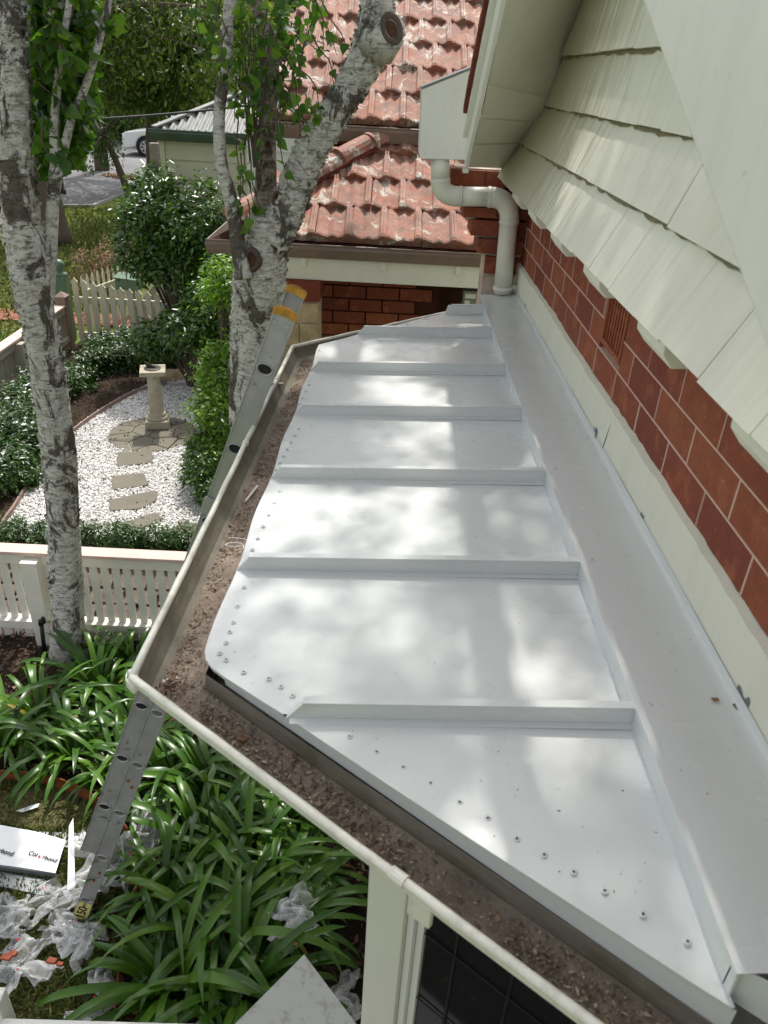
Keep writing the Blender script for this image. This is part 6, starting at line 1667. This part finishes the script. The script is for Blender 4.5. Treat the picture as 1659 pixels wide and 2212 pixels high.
# ================================================================== parked cars
def car(name, label, loc, rz, paint):
    t = thing(name, label, 'car', loc); t.rotation_euler = (0, 0, rz)
    def pt(nm, mb, m, parent=None, smooth=False, bevel=0):
        o = bpy.data.objects.new(nm, mb.mesh(nm, m, smooth)); col.objects.link(o); o.parent = parent or t; ORG[o.name] = Vector((0, 0, 0))
        if bevel: b = o.modifiers.new('bevel', 'BEVEL'); b.width = bevel; b.segments = 3; b.limit_method = 'ANGLE'
        return o
    prof = [(-2.2, .35), (-2.25, .6), (-2.15, .88), (-1.25, 1.0), (-.55, 1.5), (.9, 1.55), (1.75, 1.1), (2.2, 1.0), (2.25, .6), (2.2, .35)]
    def arch(cx): return [(cx+.40*math.cos(a), .36+.40*math.sin(a)) for a in np.linspace(math.pi, 0, 9)]
    low = [(2.2, .28)]+[p for p in arch(1.35)[::-1]]+[p for p in arch(-1.35)[::-1]]+[(-2.2, .28)]
    sec = [(-2.2, .35), (-2.26, .6), (-2.12, .86), (-1.2, .98), (1.85, 1.0), (2.2, .95), (2.26, .6)]+low
    mb = MB(); mb.prism([(x, -.86, z) for x, z in sec], (0, 1.72, 0)); pt('body', mb, paint, bevel=.06)
    cab = MB(); n_ = 5; lo = [(-1.25, .97), (-.55, 1.46), (.85, 1.5), (1.75, .99)]
    vs = [(x, s*(.82-.22*max(0, (z-.97)/.5)), z) for s in (-1, 1) for x, z in lo]; cab.add(vs, [(0, 1, 2, 3), (7, 6, 5, 4), (0, 4, 5, 1), (1, 5, 6, 2), (2, 6, 7, 3), (3, 7, 4, 0)]); pt('cabin', cab, paint, bevel=.04)
    gl = MB()
    for s in (-1, 1):
        y = lambda z: s*(.826-.22*max(0, (z-.97)/.5))
        gl.add([(-1.0, y(1.03), 1.03), (-.55, y(1.40), 1.40), (.15, y(1.43), 1.43), (.15, y(1.03), 1.03)], [(0, 1, 2, 3) if s < 0 else (3, 2, 1, 0)])
        gl.add([(.22, y(1.03), 1.03), (.22, y(1.43), 1.43), (.80, y(1.43), 1.43), (1.4, y(1.03), 1.03)], [(0, 1, 2, 3) if s < 0 else (3, 2, 1, 0)])
    gl.add([(-1.19, -.72, 1.03), (-1.19, .72, 1.03), (-.62, .6, 1.43), (-.62, -.6, 1.43)], [(0, 3, 2, 1)]); pt('windows', gl, 'car_glass')
    for cx in (-1.35, 1.35):
        for s in (-1, 1):
            w = pt('wheel', MB().tube([(cx, s*.64, .36), (cx, s*.84, .36)], .35, 26), 'rubber', bevel=.03)
            pt('rim', MB().tube([(cx, s*.80, .36), (cx, s*.852, .36)], .235, 20), 'wheel_rim', w); 
            for k in range(8):
                a = k*math.pi/4; pt('rim_slot', MB().obox((cx+.16*math.cos(a), s*.854, .36+.16*math.sin(a)), (math.cos(a), 0, math.sin(a)), (0, 1, 0), (-math.sin(a), 0, math.cos(a)), .045, .003, .028), 'rubber', w)
            pt('wheel_arch', MB().tube([(cx, s*.60, .36), (cx, s*.79, .36)], .395, 26), 'ink')
    for s in (-1, 1): pt('headlight', MB().obox((-2.13, s*.62, .74), (.96, 0, .25), (0, 1, 0), (-.25, 0, .96), .10, .2, .075), 'lamp_glass', bevel=.03)
    pt('grille', MB().box((-2.285, -.45, .42), (-2.24, .45, .68)), 'ink', bevel=.02)
    pt('bumper', MB().box((-2.29, -.8, .28), (-2.2, .8, .40)), paint, bevel=.03)
    return t
wq = pg(318, 341); car('parked_car', 'white car parked at the far side of the road, front wheel showing', (wq.x+1.35, wq.y+.84, .355), 0, 'car_white')
dq = pg(62, 490); car('parked_car', 'dark car with its headlight showing behind the left birch', (dq.x-2.3, dq.y+1.9, .33), math.pi+.45, 'car_dark')
